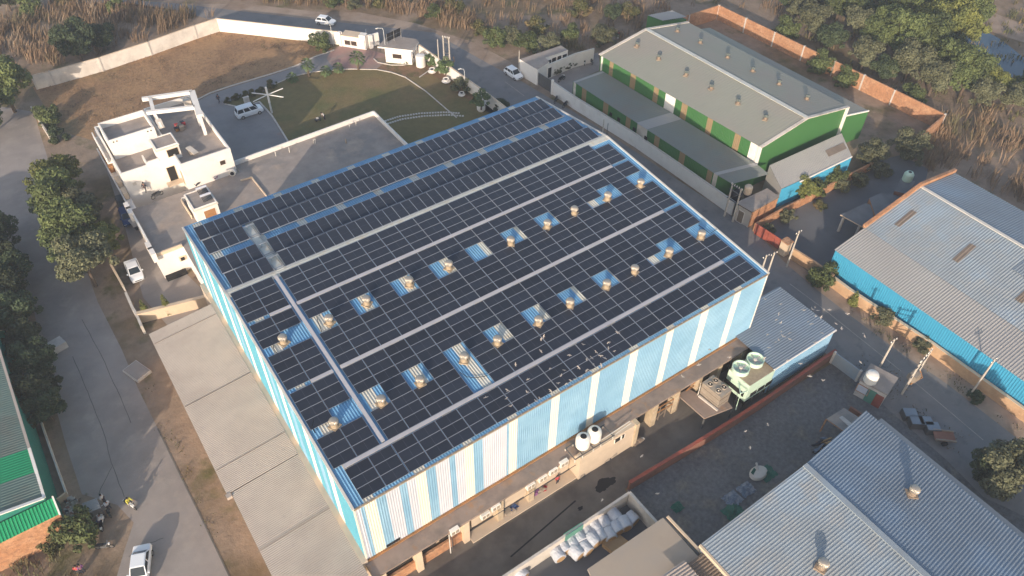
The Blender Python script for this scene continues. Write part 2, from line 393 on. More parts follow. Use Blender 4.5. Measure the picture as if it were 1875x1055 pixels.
sheet('gate_paving', [(622,84),(655,90),(680,92),(700,98),(716,104),(683,108),(700,117),(690,127),(645,128),(608,122),(598,108),(606,94)], 0.026, 'redpave')
sheet('lawn', [(475,187),(480,172),(501,156),(535,142),(575,133),(640,128),(690,128),(705,116),(760,112),(800,112),(905,190),(960,230),(900,330),(560,330),(529,262),(498,212)], 0.02, 'lawn')
sheet('flower_bed', [(690,126),(705,117),(735,121),(775,115),(800,122),(850,160),(880,185),(870,190),(835,168),(790,136),(768,140),(742,142),(716,133)], 0.03, 'bed')
sheet('verge', [(412,190),(440,179),(480,171),(474,186),(440,196)], 0.03, 'lawn')
sheet('factory_yard', [(985,135),(1095,96),(1100,128),(1050,150),(1050,200)], 0.025, 'roadconc')
sheet('dirt_verge', [(1446,474),(1520,524),(1620,593),(1700,646),(1790,711),(1880,776),(1990,860),(1990,960),(1950,870),(1817,768),(1728,699),(1651,648),(1554,576),(1500,534),(1440,484)], 0.014, 'dust')
sheet('back_lane', [(1385,424),(1440,372),(1500,345),(1600,296),(1650,284),(1700,310),(1690,352),(1540,470),(1520,500),(1450,470)], 0.016, 'yardconc')
sheet('parking_lane', [(205,240),(172,238),(230,420),(262,545),(310,600),(400,560),(340,500),(300,470)], 0.018, 'roadconc')
sheet('water', [(1540,20),(1590,30),(1640,55),(1700,70),(1765,58),(1795,52),(1832,72),(1880,110),(1990,170),(1990,260),(1880,200),(1850,160),(1800,150),(1745,110),(1640,85),(1560,50)], 0.02, 'water')
sheet('dirt_road', [(1740,0),(1790,12),(1850,36),(1960,72),(1960,100),(1875,78),(1835,66),(1790,48),(1740,20)], 0.03, 'dust')
strip('kerb', [(612,92),(575,105),(540,122),(500,135),(460,147),(420,159),(385,171),(362,183)], 0.22, 0, 0.14, 'kerb')
strip('kerb', [(475,187),(498,212),(513,236),(529,262)], 0.25, 0, 0.13, 'kerb')
strip('kerb', [(501,156),(535,141),(575,132),(640,127),(690,128),(716,133),(742,142),(780,168),(818,201),(836,216)], 0.16, 0, 0.14, 'kerb')
strip('kerb', [(684,108),(692,115),(716,120),(740,120),(752,116)], 0.16, 0, 0.16, 'kerb')
strip('kerb', [(768,142),(788,128)], 0.2, 0, 0.1, 'kerb')
strip('kerb', [(412,191),(440,197),(475,187)], 0.2, 0, 0.12, 'kerb')
# curved stone path on the lawn
for k, ln in enumerate(([(700,224),(730,214),(770,208),(815,206),(842,208)],[(704,229),(735,219),(775,213),(820,211),(850,213)])):
    q = [G(*p) for p in ln]; mb = MB()
    for i in range(len(q)-1):
        n = max(2, int((q[i+1]-q[i]).length/0.42))
        for j in range(n):
            c = q[i].lerp(q[i+1], (j+.5)/n); d = (q[i+1]-q[i]).normalized(); s_ = Vector((-d.y,d.x,0))
            mb.obox((c.x,c.y,0.05), d*0.16, s_*0.2, (0,0,0.03), 'kerb')
    o = P('stepping_path', mb); o['kind'] = 'structure'
# cracks and joints of the concrete road
mb = MB()
for ln in ([(133,653),(160,715),(189,790),(205,850),(228,910)],[(150,585),(185,650),(215,715),(240,775)],[(236,1020),(262,1000),(300,985)],[(205,855),(180,905)]):
    q = [G(*p) for p in ln]
    for i in range(len(q)-1):
        n = 5; pr = q[i]
        for j in range(1,n+1):
            nx = q[i].lerp(q[i+1], j/n); nx.x += random.uniform(-.05,.05); nx.y += random.uniform(-.05,.05)
            mb.beam((pr.x,pr.y,.016),(nx.x,nx.y,.016), 0.07, 0.004, 'alleyconc'); pr = nx
struct('road', mb)
mb = MB(); q = [G(*p) for p in ((289,785),(335,880),(363,936),(420,1055),(445,1110))]
for i in range(4): mb.beam(q[i]+Vector((0,0,.02)), q[i+1]+Vector((0,0,.02)), 0.14, 0.03, 'alleyconc')
struct('kerb', mb)
# worn line along the alley floor
mb = MB(); a_, b_ = G(935,1020), G(1054,917); mb.beam((a_.x,a_.y,.02),(b_.x,b_.y,.02),0.16,0.006,'black'); struct('alley', mb)
mb = MB()
for (px,py,r_) in ((1108,886,1.15),(1100,893,0.8),(1118,881,0.7),(1063,931,0.35)):
    c = G(px,py); n = 18; pts = [(c.x+r_*random.uniform(.6,1.1)*math.cos(2*math.pi*j/n), c.y+.7*r_*random.uniform(.6,1.1)*math.sin(2*math.pi*j/n)) for j in range(n)]
    mb.add([(c.x,c.y,.02+.002*len(mb.v)/40)]+[(p[0],p[1],.02+.002*len(mb.v)/40) for p in pts], [(0,1+j,1+(j+1)%n) for j in range(n)], 'black')
struct('alley', mb)

# ================================================================ MAIN FACTORY
LX, WY, HE, YR, HR = 50.3, 43.15, 13.5, 27.94, 15.505
ZS = 4.2
K1 = (HR-HE)/YR; K2 = (HR-HE)/(WY-YR)
def zr(y): return HE+K1*y if y <= YR else HR-K2*(y-YR)
def GR(px, py, off=0.1):
    "point on the near roof slope"
    d = ray(px, py); t = (HE+off-(CZ-K1*CY))/(d.z-K1*d.y); return Vector((CX+d.x*t, CY+d.y*t, CZ+d.z*t))
WH = [1.0+4.92*i for i in range(10)]
def iswhite(x): return any(a <= x <= a+1.0 for a in WH)
def fcol(x):
    if x < 1.0: return 'wallpale' if x < .6 else 'wallblue'
    if iswhite(x): return 'wallwhite'
    if x < 3.0: return 'wallblue'
    if x < 15.6: return 'wallblue' if (4.3 < x < 5.0 or 6.8 < x < 7.95 or 9.3 < x < 9.9 or 11.8 < x < 12.85) else 'wallpale'
    return 'wallblue'
fac = T('factory_building', 'large blue and white striped factory under a roof full of solar panels', 'factory', (25,21,0))
mb = MB(); mb.corr((0,0,HE),(LX,0,HE),(LX,YR,HR),(0,YR,HR), 0.28, 0.045, lambda d: 'skysheet' if iswhite(d) else 'bluesheet')
mb.corr((LX,WY,HE),(0,WY,HE),(0,YR,HR),(LX,YR,HR), 0.28, 0.045, lambda d: 'skysheet' if iswhite(LX-d) else 'bluesheet')
rf = P('roof', mb, fac)
mb = MB(); mb.obox((LX/2,YR-.3,HR+.035),(LX/2,0,0),(0,.34,.34*K1),(0,0,.03),'skysheet'); mb.obox((LX/2,YR+.3,HR+.035),(LX/2,0,0),(0,.3,-.3*K2),(0,0,.03),'skysheet')
P('ridge_cap', mb, rf)
mb = MB()
for x in np.arange(0.6, LX, 0.75):
    mb.box(x, x+.12, -.14, .02, HE-.12, HE+.06, 'galv')
mb.beam((0,-.1,HE-.02),(LX,-.1,HE-.02),0.16,0.14,'ventbase'); mb.beam((0,WY+.08,HE-.02),(LX,WY+.08,HE-.02),0.16,0.12,'bluesheet')
P('gutter', mb, rf)
mb = MB()
for x in (-0.03, LX+.03):
    mb.beam((x,-.1,HE+.05),(x,YR,HR+.05),0.22,0.16,'trim'); mb.beam((x,YR,HR+.05),(x,WY+.1,HE+.05),0.22,0.16,'trim')
P('verge_trim', mb, rf)
mb = MB(); mb.corr((0,0,ZS+.1),(LX,0,ZS+.1),(LX,0,HE),(0,0,HE), 0.24, 0.04, fcol)
mb.box(-.06,.1,-.07,.02,ZS+.1,HE,'wallwhite'); mb.box(LX-.1,LX+.06,-.07,.02,ZS+.1,HE,'wallwhite')
fw = P('front_wall', mb, fac)
mb = MB(); mb.box(2.05,3.5,-.08,-.05,ZS+.25,ZS+.62,'black'); P('louvre_opening', mb, fw)
def lcol(y):
    for c_ in (4.8,9.8,15.4,20.4,25.4,30.4,35.6,40.6):
        if abs(y-c_) < .62: return 'wallwhite'
    for c_ in (7.2,12.9,18.0,28.0,38.0):
        if abs(y-c_) < .6: return 'wallblue'
    return 'wallcyan'
def side(x, flip):
    mb = MB(); ys = [0.0, YR, WY]
    for a0, a1 in ((0.0,YR),(YR,WY)):
        A, B, C, D = (x,a0,ZS+.4),(x,a1,ZS+.4),(x,a1,zr(a1)),(x,a0,zr(a0))
        mb.corr(A,B,C,D,0.24,0.04,lambda d, a0=a0: lcol(a0+d),flip=flip)
    return mb
mb = side(0,True); P('left_wall', mb, fac)
mb = side(LX,False); P('right_wall', mb, fac)
mb = MB(); mb.corr((LX,WY,0),(0,WY,0),(0,WY,HE),(LX,WY,HE),0.24,0.04,'wallblue2'); P('back_wall', mb, fac)
mb = MB(); mb.box(-.55,0,-.3,WY,0,ZS+.42,'plasterband'); mb.box(LX,LX+.05,0,WY,0,ZS+.42,'plaster'); P('plinth_wall', mb, fac)
mb = MB(); mb.box(-.3,LX+.6,-1.95,0,ZS-.28,ZS,'slab'); mb.box(0,LX,-.26,-.05,ZS,ZS+.13,'rust'); mb.box(LX+.35,LX+.6,-1.95,0,ZS,ZS+.05,'rust')
sl_ = P('canopy_slab', mb, fac)
# ground floor: recessed wall, openings, pillars
mb = MB(); mb.box(0.3,LX,-.9,-.6,0,ZS-.28,'plaster')
mb.box(0.3,10.2,-1.45,-1.2,0,1.55,'brick'); gw = P('ground_floor_wall', mb, fac)
for (x0,x1) in ((1.2,4.0),(4.8,6.6),(7.0,9.0)):
    mb = MB(); mb.box(x0,x1,-1.0,-.91,1.6,3.4,'darkgap'); P('window', mb, gw)
for (x0,x1) in ((31.3,33.6),(34.6,36.8),(37.8,40.4),(41.2,43.6),(44.2,47)):
    mb = MB(); mb.box(x0,x1,-1.0,-.91,.2,3.6,'darkgap'); P('bay_opening', mb, gw)
for x in (0.6,4.35,9.6,13.6,17.4,31.0,34.1,37.3,40.8,43.9,47.6,50.2):
    mb = MB(); mb.box(x-.33,x+.33,-1.9,-1.0,0,ZS-.28,'plaster' if x > 10 else 'cream'); P('pillar', mb, gw)
mb = MB()
for (x0,x1,z0,z1) in ((10.4,13.2,1.5,3.9),(14.2,17.0,1.3,3.9),(18,22.4,1.2,3.9)): mb.box(x0,x1,-1.5,-1.2,z0,z1,'plasterband')
mb.box(10,30.5,-2.35,-1.2,0,.22,'plasterband'); P('plinth', mb, gw)
# block with tanks above the alley
mb = MB(); mb.box(23.0,30.4,-2.6,-.95,0,4.1,'plasterband'); mb.box(30.4,30.9,-2.75,-.95,0,4.15,'plaster'); bx = P('store_block', mb, fac)
for x0, x1 in ((27.6,28.35),(28.55,28.9)):
    mb = MB(); mb.box(x0,x1,-2.64,-2.6,3.0,3.65,'darkgap'); mb.box(x0-.06,x0,-2.66,-2.6,2.95,3.7,'white'); mb.box(x1,x1+.06,-2.66,-2.6,2.95,3.7,'white'); P('window', mb, bx)
mb = MB(); mb.tube([(10,-2.2,2.55),(17.5,-2.2,2.6),(22.8,-2.2,2.6)],0.04,'poleiron'); mb.tube([(22.6,-2.3,4.4),(26,-2.3,4.7),(29.8,-2.2,4.75)],.05,'trim'); mb.tube([(25.6,-2.5,4.3),(29.8,-2.4,4.6)],.04,'trim')
mb.tube([(7.6,-2.0,3.9),(7.6,-2.0,.2)],.06,'trim'); mb.tube([(7.85,-2.0,3.9),(7.85,-2.0,.2)],.04,'poleiron'); P('pipe', mb, fac)

# ---------------- roof ventilators
def make_vent(kind):
    t = T('roof_ventilator', 'turbine ventilator', 'ventilator')
    mb = MB(); bm_ = 'ventbase' if kind == 0 else 'rustbase'
    mb.box(-.5,.5,-.5,.5,-.25,.12,bm_); mb.lathe((0,0,0),[(.44,.05),(.36,.25),(.34,.62)],bm_,14); b_ = P('base', mb, t)
    mb = MB(); n = 20; c = 'vent' if kind != 1 else 'ventdark'
    prof = [(.30,.60),(.46,.70),(.52,.86),(.50,1.0),(.40,1.12)]
    vs = []; fs = []
    for i, (r, z) in enumerate(prof):
        for j in range(2*n):
            rr = r*(1 if j % 2 else .9); an = 2*math.pi*(j+.5*i)/(2*n); vs.append((rr*math.cos(an), rr*math.sin(an), z))
    for i in range(len(prof)-1):
        for j in range(2*n): fs.append((i*2*n+j, i*2*n+(j+1)%(2*n), (i+1)*2*n+(j+1)%(2*n), (i+1)*2*n+j))
    mb.add(vs, fs, c); hd = P('turbine_head', mb, t)
    mb = MB(); mb.lathe((0,0,0),[(.42,1.10),(.36,1.17),(.2,1.21),(0.001,1.22)],'vent' if kind != 1 else 'ventdark',14); P('cap', mb, hd, smooth=True)
    return t
vent0 = make_vent(0); first = True
V1 = [(520,628),(604,592),(672,557),(750,522),(822,492),(935,448),(1002,417),(1051,392),(1112,366),(1172,342)]
V2 = [(613,781),(699,740),(770,704),(850,661),(911,630),(986,594),(1043,561),(1110,527),(1161,500),(1224,468),(1283,436)]
roword = ['first','second','third','fourth','fifth','sixth','seventh','eighth','ninth','tenth','eleventh']
for rw, lst in enumerate((V1,V2)):
    for i, p in enumerate(lst):
        q = GR(p[0],p[1],0.05); v_ = vent0 if first else copy_tree(vent0); first = False
        where = 'back row' if rw == 0 else 'front row'
        place(v_, q, random.uniform(0,1), .9, 'steel ventilator on the panelled roof, %s from the left in the %s' % (roword[i], where), 'ventilators on the panelled blue roof')

# ---------------- solar panels
def seq(y0, y1, n): return [(y0+(y1-y0)*i/n, y0+(y1-y0)*(i+1)/n) for i in range(n)]
ROWS = seq(27.66,23.12,4)+seq(22.68,13.67,8)+seq(13.23,4.12,8)          # 20 rows, high y first
FROWS = seq(3.58,0.27,3)
MC = [5.58]+[7.72+2.316*i for i in range(19)]                          # main columns
COLS = [(MC[i]+.02, MC[i+1]-.04) for i in range(18)]+[(47.12,49.45)]
LCOLS = [(0.28,2.49),(2.55,4.74)]
FC = [(1.0,3.24),(3.30,5.50)]+COLS
def gap(r, k):     # no panel: ventilators and rooflights (row index from the ridge, column)
    if r in (6,7) and k in (0,2,4,6,8,10,12,16,18): return True
    if r == 7 and k == 15: return False
    if r in (15,16) and k in (0,2,4,6,8,10,12,16,18): return True
    if r >= 15 and k == 4: return True
    if r == 0 and k == 18: return True
    return False
jobs = []
def job(x0, x1, yy, tagk): jobs.append((x0, x1, yy[1], yy[0], tagk))
for k, c in enumerate(FC):
    for yy in FROWS: job(c[0], c[1], yy, 'front')
for r in range(19,-1,-1):
    for k, c in enumerate(COLS):
        if gap(r, k): continue
        x0, x1 = c
        if r in (7,16) and k == 15: x1 = (x0+x1)/2
        if x1-x0 < 1.5: continue
        job(x0, x1, ROWS[r], 'low' if r >= 12 else ('mid' if r >= 4 else 'top'))
    for k, c in enumerate(LCOLS):
        if (r == 7) or (r == 6 and k == 1) or (r == 16) or (r == 15 and k == 1): continue
        job(c[0], c[1], ROWS[r], 'left')
cell = MB(); fr = MB(); HXp, HYp, THp = 1.13, 0.552, 0.035
cell.box(-HXp+.02,HXp-.02,-HYp+.02,HYp-.02,-THp,.004,'cells')
for a_, b_, c_, d_ in ((-HXp,HXp,-HYp,-HYp+.022),(-HXp,HXp,HYp-.022,HYp),(-HXp,-HXp+.024,-HYp+.022,HYp-.022),(HXp-.024,HXp,-HYp+.022,HYp-.022)):
    fr.box(a_,b_,c_,d_,-THp,.012,'frame')
mid = MB(); mid.box(-.011,.011,-HYp+.022,HYp-.022,.004,.007,'busbar')
def panel_proto():
    ob = P('solar_module', cell); f_ = P('frame', fr); f_.parent = ob; m_ = P('busbar_strip', mid); m_.parent = ob
    return ob
pp = panel_proto(); used = False; nind = 0; rest = []
LBL = {'front':('dark solar panel in the three rows along the front eave below the lowest walkway','solar panels along the front eave'),
       'low':('dark solar panel between the lowest and the middle roof walkway','solar panels between the lowest and middle walkways'),
       'mid':('dark solar panel between the middle and the upper roof walkway','solar panels between the middle and upper walkways'),
       'left':('dark solar panel in the two narrow columns left of the long walkway','solar panels left of the long walkway')}
ang = math.atan(K1)
for (x0,x1,y0,y1,tk) in jobs:
    cx_, cy_ = (x0+x1)/2, (y0+y1)/2; loc = Vector((cx_, cy_, zr(cy_)+0.16))
    sx, sy = (x1-x0)/(2*HXp), (y1-y0-.022)/(2*HYp)
    keep = tk in ('front','low','left') or (tk == 'mid' and nind < 300 and cy_ < 18.3)
    if keep and nind < 300:
        o = pp if not used else copy_tree(pp); used = True; nind += 1
        o.location = loc; o.rotation_euler = (ang,0,0); o.scale = (sx,sy,1); tag(o, LBL[tk][0], 'solar panel', LBL[tk][1])
    else: rest.append((loc, ang, sx, sy))
# the rest of the array: upper rows of the near slope and the tilted racks beyond the ridge
RK = [(28.35,30.6),(31.45,33.7),(35.85,38.1),(39.1,41.35)]; TILT = []
ms = MB()
def add_panel(mbx, loc, an, sx, sy):
    ca, sa = math.cos(an), math.sin(an)
    for src in (cell, fr, mid):
        vs = [(loc.x+p[0]*sx, loc.y+p[1]*sy*ca-p[2]*sa, loc.z+p[1]*sy*sa+p[2]*ca) for p in src.v]
        o = len(mbx.v); mbx.v += vs; idx = [mbx.mat(n) for n in src.ms]
        for f, mi_ in zip(src.f, src.mi): mbx.f.append(tuple(i+o for i in f)); mbx.mi.append(idx[mi_])
for r_ in rest: add_panel(ms, *r_)
def rot_panel(mbx, x0, x1, ya, za, yb, zb):
    loc = Vector(((x0+x1)/2,(ya+yb)/2,(za+zb)/2)); L2 = math.hypot(yb-ya, zb-za)/2; an = math.atan2(zb-za, yb-ya); ca, sa = math.cos(an), math.sin(an)
    sx, sy = (x1-x0-.03)/(2*HYp), L2/HXp
    for src in (cell, fr, mid):
        o = len(mbx.v); mbx.v += [(loc.x-p[1]*sx, loc.y+p[0]*sy*ca-p[2]*sa, loc.z+p[0]*sy*sa+p[2]*ca) for p in src.v]; idx = [mbx.mat(n) for n in src.ms]
        for f, mi_ in zip(src.f, src.mi): mbx.f.append(tuple(i+o for i in f)); mbx.mi.append(idx[mi_])
for ri, (ya, yb) in enumerate(RK):
    za = zr(ya)+.18; zb = za+.22
    xs = [0.76+1.155*i for i in range(4)]+[6.62+1.155*i for i in range(37)]
    if ri == 3: xs = [0.76+1.1655*i for i in range(42)]
    for x in xs: rot_panel(ms, x, x+1.15, ya, za, yb, zb)
    rk = T('panel_rack', 'steel rack of tilted portrait panels, %s row behind the roof ridge' % ['first','second','third','fourth'][ri], 'panel rack', (25,ya,za), 'tilted panel racks behind the ridge')
    mb = MB(); mb.beam((.7,ya+.25,za-.03),(49.7,ya+.25,za-.03),.06,.06,'frame'); mb.beam((.7,yb-.25,zb-.07),(49.7,yb-.25,zb-.07),.06,.06,'frame'); mb.beam((.7,ya-.03,za-.03),(49.7,ya-.03,za-.03),.05,.06,'frame'); P('rail', mb, rk)
    mb = MB()
    for x in np.arange(1.2,49.7,2.31):
        mb.beam((x,yb-.25,zr(yb-.25)),(x,yb-.25,zb-.07),.05,.05,'galv'); mb.beam((x,ya+.25,zr(ya+.25)),(x,ya+.25,za-.03),.05,.05,'galv')
    P('leg', mb, rk)
so_ = P('solar_panels', ms); tag(so_, 'remaining dark solar panels of the upper rows and the racks behind the ridge', 'solar panels'); so_['kind'] = 'stuff'
# rails showing between columns
# ---------------- walkways
def walk(label, a, b, wd):
    t = T('roof_walkway', label, 'walkway', ((a[0]+b[0])/2,(a[1]+b[1])/2,zr(a[1])), 'grating walkways on the panelled roof')
    A = Vector((a[0],a[1],zr(a[1])+.22)); B = Vector((b[0],b[1],zr(b[1])+.22)); mb = MB(); mb.beam(A,B,wd,.05,'walkgrey'); P('deck', mb, t)
    mb = MB(); n = int((B-A).length/2.3); d = (B-A).normalized(); sd_ = d.cross(Vector((0,0,1))).normalized()
    for i in range(n+1):
        c = A.lerp(B, i/max(n,1)); mb.beam(c-sd_*wd*.45-Vector((0,0,.05)), c+sd_*wd*.45-Vector((0,0,.05)), .06,.06,'galv'); mb.beam(c-Vector((0,0,.22)),c-Vector((0,0,.05)),.06,.06,'galv')
    P('bracket', mb, t)
walk('grey roof walkway lowest of three, along the front rows', (1.1,3.85),(47.15,3.85),.42)
walk('grey roof walkway across the middle of the panelled slope', (5.6,13.45),(46.95,13.45),.42)
walk('grey roof walkway nearest the ridge, across the upper panels', (5.45,22.9),(46.95,22.9),.42)
walk('short grey walkway stub left of the long walkway, upper', (2.56,22.9),(4.78,22.9),.40)
walk('short grey walkway stub left of the long walkway, middle', (2.56,13.45),(4.78,13.45),.40)
walk('long grey walkway running up the roof from front to ridge', (5.12,4.2),(5.12,27.5),.36)
t = T('roof_ladder', 'wide pale sheet walkway down the far slope behind the ridge', 'walkway', (5.95,33,zr(33)))
mb = MB()
for i in range(4):
    ya, yb = 28.2+2.6*i, 28.2+2.6*(i+1)-.08; mb.obox((5.95,(ya+yb)/2,zr((ya+yb)/2)+.12),(.42,0,0),(0,(yb-ya)/2,-(yb-ya)/2*K2),(0,0,.03),'skysheet')
P('deck', mb, t)
mb = MB(); mb.beam((5.42,28.2,zr(28.2)+.2),(5.42,38.6,zr(38.6)+.2),.05,.1,'galv'); mb.beam((6.48,28.2,zr(28.2)+.2),(6.48,38.6,zr(38.6)+.2),.05,.1,'galv'); P('side_rail', mb, t)
# cables
def cable(label, pts, off=.16):
    mb = MB(); mb.tube([GR(*p, off) for p in pts], .035, 'black', 6); o = P('cable', mb); tag(o, label, 'cable', 'black cables on the blue roof'); return o
cable('black cable curving over the long open roof strip', [(842,682),(855,690),(870,692),(893,688)])
cable('black cable beside the leftmost back ventilator', [(499,629),(502,640),(508,648)])
cable('black cable beside the left ventilator of the front row', [(574,768),(571,782),(577,793)])
cable('black cable right of the long walkway in the back gap', [(580,580),(583,592),(589,607)])
cable('two black cables over the right roof edge beside the end ventilator', [(1279,412),(1300,428),(1312,420)], .2)
# ================================================================ helpers for buildings
def fb(par, name, x0, x1, y0, y1, z0, zr_, zp, th=0.2, wm='white', rm='flatroof', lip=None):
    "box with flat roof and parapet: the wall mesh holds the parapet, the roof is its own part"
    mb = MB()
    mb.box(x0,x1,y0,y0+th,z0,zp,wm); mb.box(x0,x1,y1-th,y1,z0,zp,wm); mb.box(x0,x0+th,y0+th,y1-th,z0,zp,wm); mb.box(x1-th,x1,y0+th,y1-th,z0,zp,wm)
    if lip: mb.box(x0-.12,x1+.12,y0-.12,y1+.12,zr_-.25,zr_-.08,lip)
    o = P(name, mb, par); mb = MB(); mb.box(x0+th,x1-th,y0+th,y1-th,zr_-.15,zr_,rm); P('roof', mb, o); return o
def opening(par, kind, c, u, n, w, h, fm='white', pm='glass', fr_=0.07, dep=0.06):
    "window or door at centre c on a wall with direction u and outward n"
    c, u, n = Vector(c), Vector(u).normalized(), Vector(n).normalized(); z = Vector((0,0,1)); mb = MB()
    mb.obox(c+z*(h/2+fr_/2)+n*dep/2,u*(w/2+fr_),z*fr_/2,n*dep/2,fm); mb.obox(c-z*(h/2+fr_/2)+n*dep/2,u*(w/2+fr_),z*fr_/2,n*dep/2,fm)
    for s in (-1,1): mb.obox(c+u*s*(w/2+fr_/2)+n*dep/2,u*fr_/2,z*h/2,n*dep/2,fm)
    o = P(kind, mb, par); mb = MB(); mb.obox(c+n*.015,u*w/2,z*h/2,n*.012,pm); P('pane' if kind == 'window' else 'leaf', mb, o); return o
def wallrun(root, pts, h, th, mt, cap=None, posts=None, pm=None, name='wall_panel'):
    "wall along world points"
    mb = MB()
    for a, b in zip(pts[:-1], pts[1:]):
        a, b = Vector((a[0],a[1],0)), Vector((b[0],b[1],0)); mb.beam(a+Vector((0,0,h/2)), b+Vector((0,0,h/2)), th, h, mt)
        if cap: mb.beam(a+Vector((0,0,h+.03)), b+Vector((0,0,h+.03)), th+.06, .06, cap)
    o = P(name, mb, root)
    if posts:
        mb = MB()
        for a, b in zip(pts[:-1], pts[1:]):
            a, b = Vector((a[0],a[1],0)), Vector((b[0],b[1],0)); n = max(1,round((b-a).length/posts)); d = (b-a).normalized(); s = Vector((-d.y,d.x,0))
            for i in range(n+1):
                c = a.lerp(b,i/n); mb.obox(c+Vector((0,0,h/2+.05)), d*.13, s*(th/2+.07), Vector((0,0,h/2+.05)), pm or mt)
        P('post', mb, root)
    return o
def W(name, label, cat, pts, h, th, mt, **k):
    c = pts[0]; t = T(name, label, cat, (c[0],c[1],0)); wallrun(t, pts, h, th, mt, **k); return t
def gxy(px, py, z=0): g = G(px,py,z); return (g.x, g.y)

# ================================================================ WHITE HOUSE and its low annex
house = T('white_house', 'white two storey house with roof terraces and a beam pergola', 'house', (4,70,0))
fb(house,'wall',4.7,11.75,63.3,80.2,0,7.4,8.25,.22)
fb(house,'wall',-2.6,4.69,66.5,80.2,0,6.9,7.75,.22)
fb(house,'tower_block',-2.15,4.2,71.6,76.9,6.9,9.1,10.0,.2,'white','flatroof')
up = fb(house,'stair_head',2.75,5.75,66.25,69.3,6.9,9.7,9.8,.15,'white','flatroof','trim')
opening(up,'window',(4.75,66.25,8.6),(1,0,0),(0,-1,0),1.5,1.1,'cream','darkgap')
mb = MB(); mb.box(1.0,1.2,66.72,69.0,6.9,7.9,'white'); mb.box(1.2,2.7,66.5,66.7,7.75,8.2,'white'); P('terrace_wall', mb, house)
mb = MB(); mb.box(2.5,4.65,65.3,66.45,4.0,4.08,'cream'); po = P('porch', mb, house)
opening(house,'door',(3.75,66.5,5.2),(1,0,0),(0,-1,0),1.1,2.3,'cream','darkgap')
opening(house,'door',(4.7,64.9,5.1),(0,1,0),(-1,0,0),.9,2.1,'cream','windowbrown')
opening(house,'window',(10.2,63.3,6.4),(1,0,0),(0,-1,0),.75,.7,'white','windowbrown')
opening(house,'window',(-1.4,66.5,5.6),(1,0,0),(0,-1,0),.5,.5,'white','whitedirty')
mb = MB(); mb.box(-3.5,-2.6,63.4,80,3.6,3.8,'white'); mb.box(-3.5,-3.35,63.4,80,3.8,4.4,'white'); mb.box(-3.3,-2.6,71.5,79,6.6,6.8,'white'); mb.box(-3.3,-3.15,71.5,79,6.8,7.7,'white'); bal = P('balcony', mb, house)
for y in (66.0,69.0,73.5,77.0):
    mb = MB(); mb.box(-3.3,-2.7,y,y+1.7,3.85,4.9,'rust' if y > 70 else 'cream'); P('balcony_screen', mb, bal)
for (x,z,y) in ((-1.5,9.6,71.6),(-1.05,9.6,71.6),(3.2,9.6,71.6),(3.65,9.6,71.6)):
    mb = MB(); mb.lathe((0,0,0),[(.11,0),(.11,.03)],'darkgap',10); mb.v = [(p[0]+x, y-p[2]-.005, p[1]+z) for p in mb.v]; P('port_hole', mb, house)
zt = 10.6; mb = MB()
A0,A1,B0,B1 = G(260.3,182,zt),G(352,168.5,zt),G(268.4,206.5,zt),G(357,196.5,zt); E1 = G(366,213,zt); L0,L1 = G(275,181,zt),G(296,234,zt-1.2)
mb.beam(A0,A1,.55,.5,'white'); mb.beam(B0,B1,.5,.5,'white'); mb.beam(A1,E1,.85,.5,'white'); mb.beam(L0,G(281,203,zt),.5,.5,'white'); mb.beam(G(281,203,zt),L1,.3,.3,'white')
mb.beam(G(289,219,zt-.6),L1,.8,.25,'whitedirty')
for q in (A1,E1,G(281,203,zt),B1): mb.beam((q.x,q.y,7.5),(q.x,q.y,zt),.4,.4,'white')
P('pergola', mb, house)
mb = MB(); q = G(342.5,186.5,8.2); mb.box(q.x-.5,q.x+.5,q.y-.35,q.y+.35,7.5,8.6,'whitedirty'); tag(P('water_cooler', mb, loc=(q.x,q.y,7.5)),'grey box cooler under the pergola on the white house roof','cooler')
mb = MB(); q = G(352,279,7.6); mb.beam((q.x-.2,q.y+1.0,8.0),(q.x+.3,q.y-1.0,7.9),.75,.12,'whitedirty'); mb.box(q.x-.4,q.x+.3,q.y-.5,q.y+.5,7.5,7.95,'galvold'); tag(P('water_trough', mb, loc=(q.x,q.y,7.5)),'narrow grey trough lying on the white house roof','trough')
mb = MB()
for i in range(14):
    q = G(random.uniform(322,338), random.uniform(226,240), 7.5); s_ = random.uniform(.12,.35)
    mb.obox((q.x,q.y,7.5+s_), (s_,random.uniform(-.1,.1),0),(random.uniform(-.1,.1),s_,0),(0,0,s_), random.choice(['clothdark','rust','clothred','galvold','poleiron']))
tag(P('scrap_heap', mb),'heap of dark and red scrap on the white house roof','scrap')
# annex
annex = T('annex_building', 'low white annex with a wide grey flat roof behind the striped factory', 'building', (15,58,0))
mb = MB(); poly = [(-3.4,52),(0.1,52),(0.1,44.2),(35.2,44.2),(35.2,65.7),(12.1,65.2),(12.1,63.3),(-3.4,63.3)]
mb.prism(poly,0,3.99,'white','flatroof'); aw = P('wall', mb, annex)
mb = MB()
for a_, b_ in (((12.2,65.2),(35.2,65.75)),((35.2,65.75),(35.2,44.3)),((-3.4,52),(-3.4,63.2))): mb.beam((a_[0],a_[1],4.3),(b_[0],b_[1],4.3),.24,.75,'white')
mb.beam((-3.4,52,4.2),(0.05,52,4.2),.22,.5,'cream')
P('parapet', mb, annex)
mb = MB()
for p in ((505,284),(530,277),(578,262),(575,262),(640,233),(652,228)):
    q = G(p[0],p[1],4.2); mb.tube([(q.x,q.y,4.0),(q.x,q.y,4.9)],.06,'trim',6)
q = G(634,262,4); mb.tube([(q.x,q.y,4.0),(q.x,q.y,4.8)],.12,'galvold',8); P('vent_pipe', mb, annex)
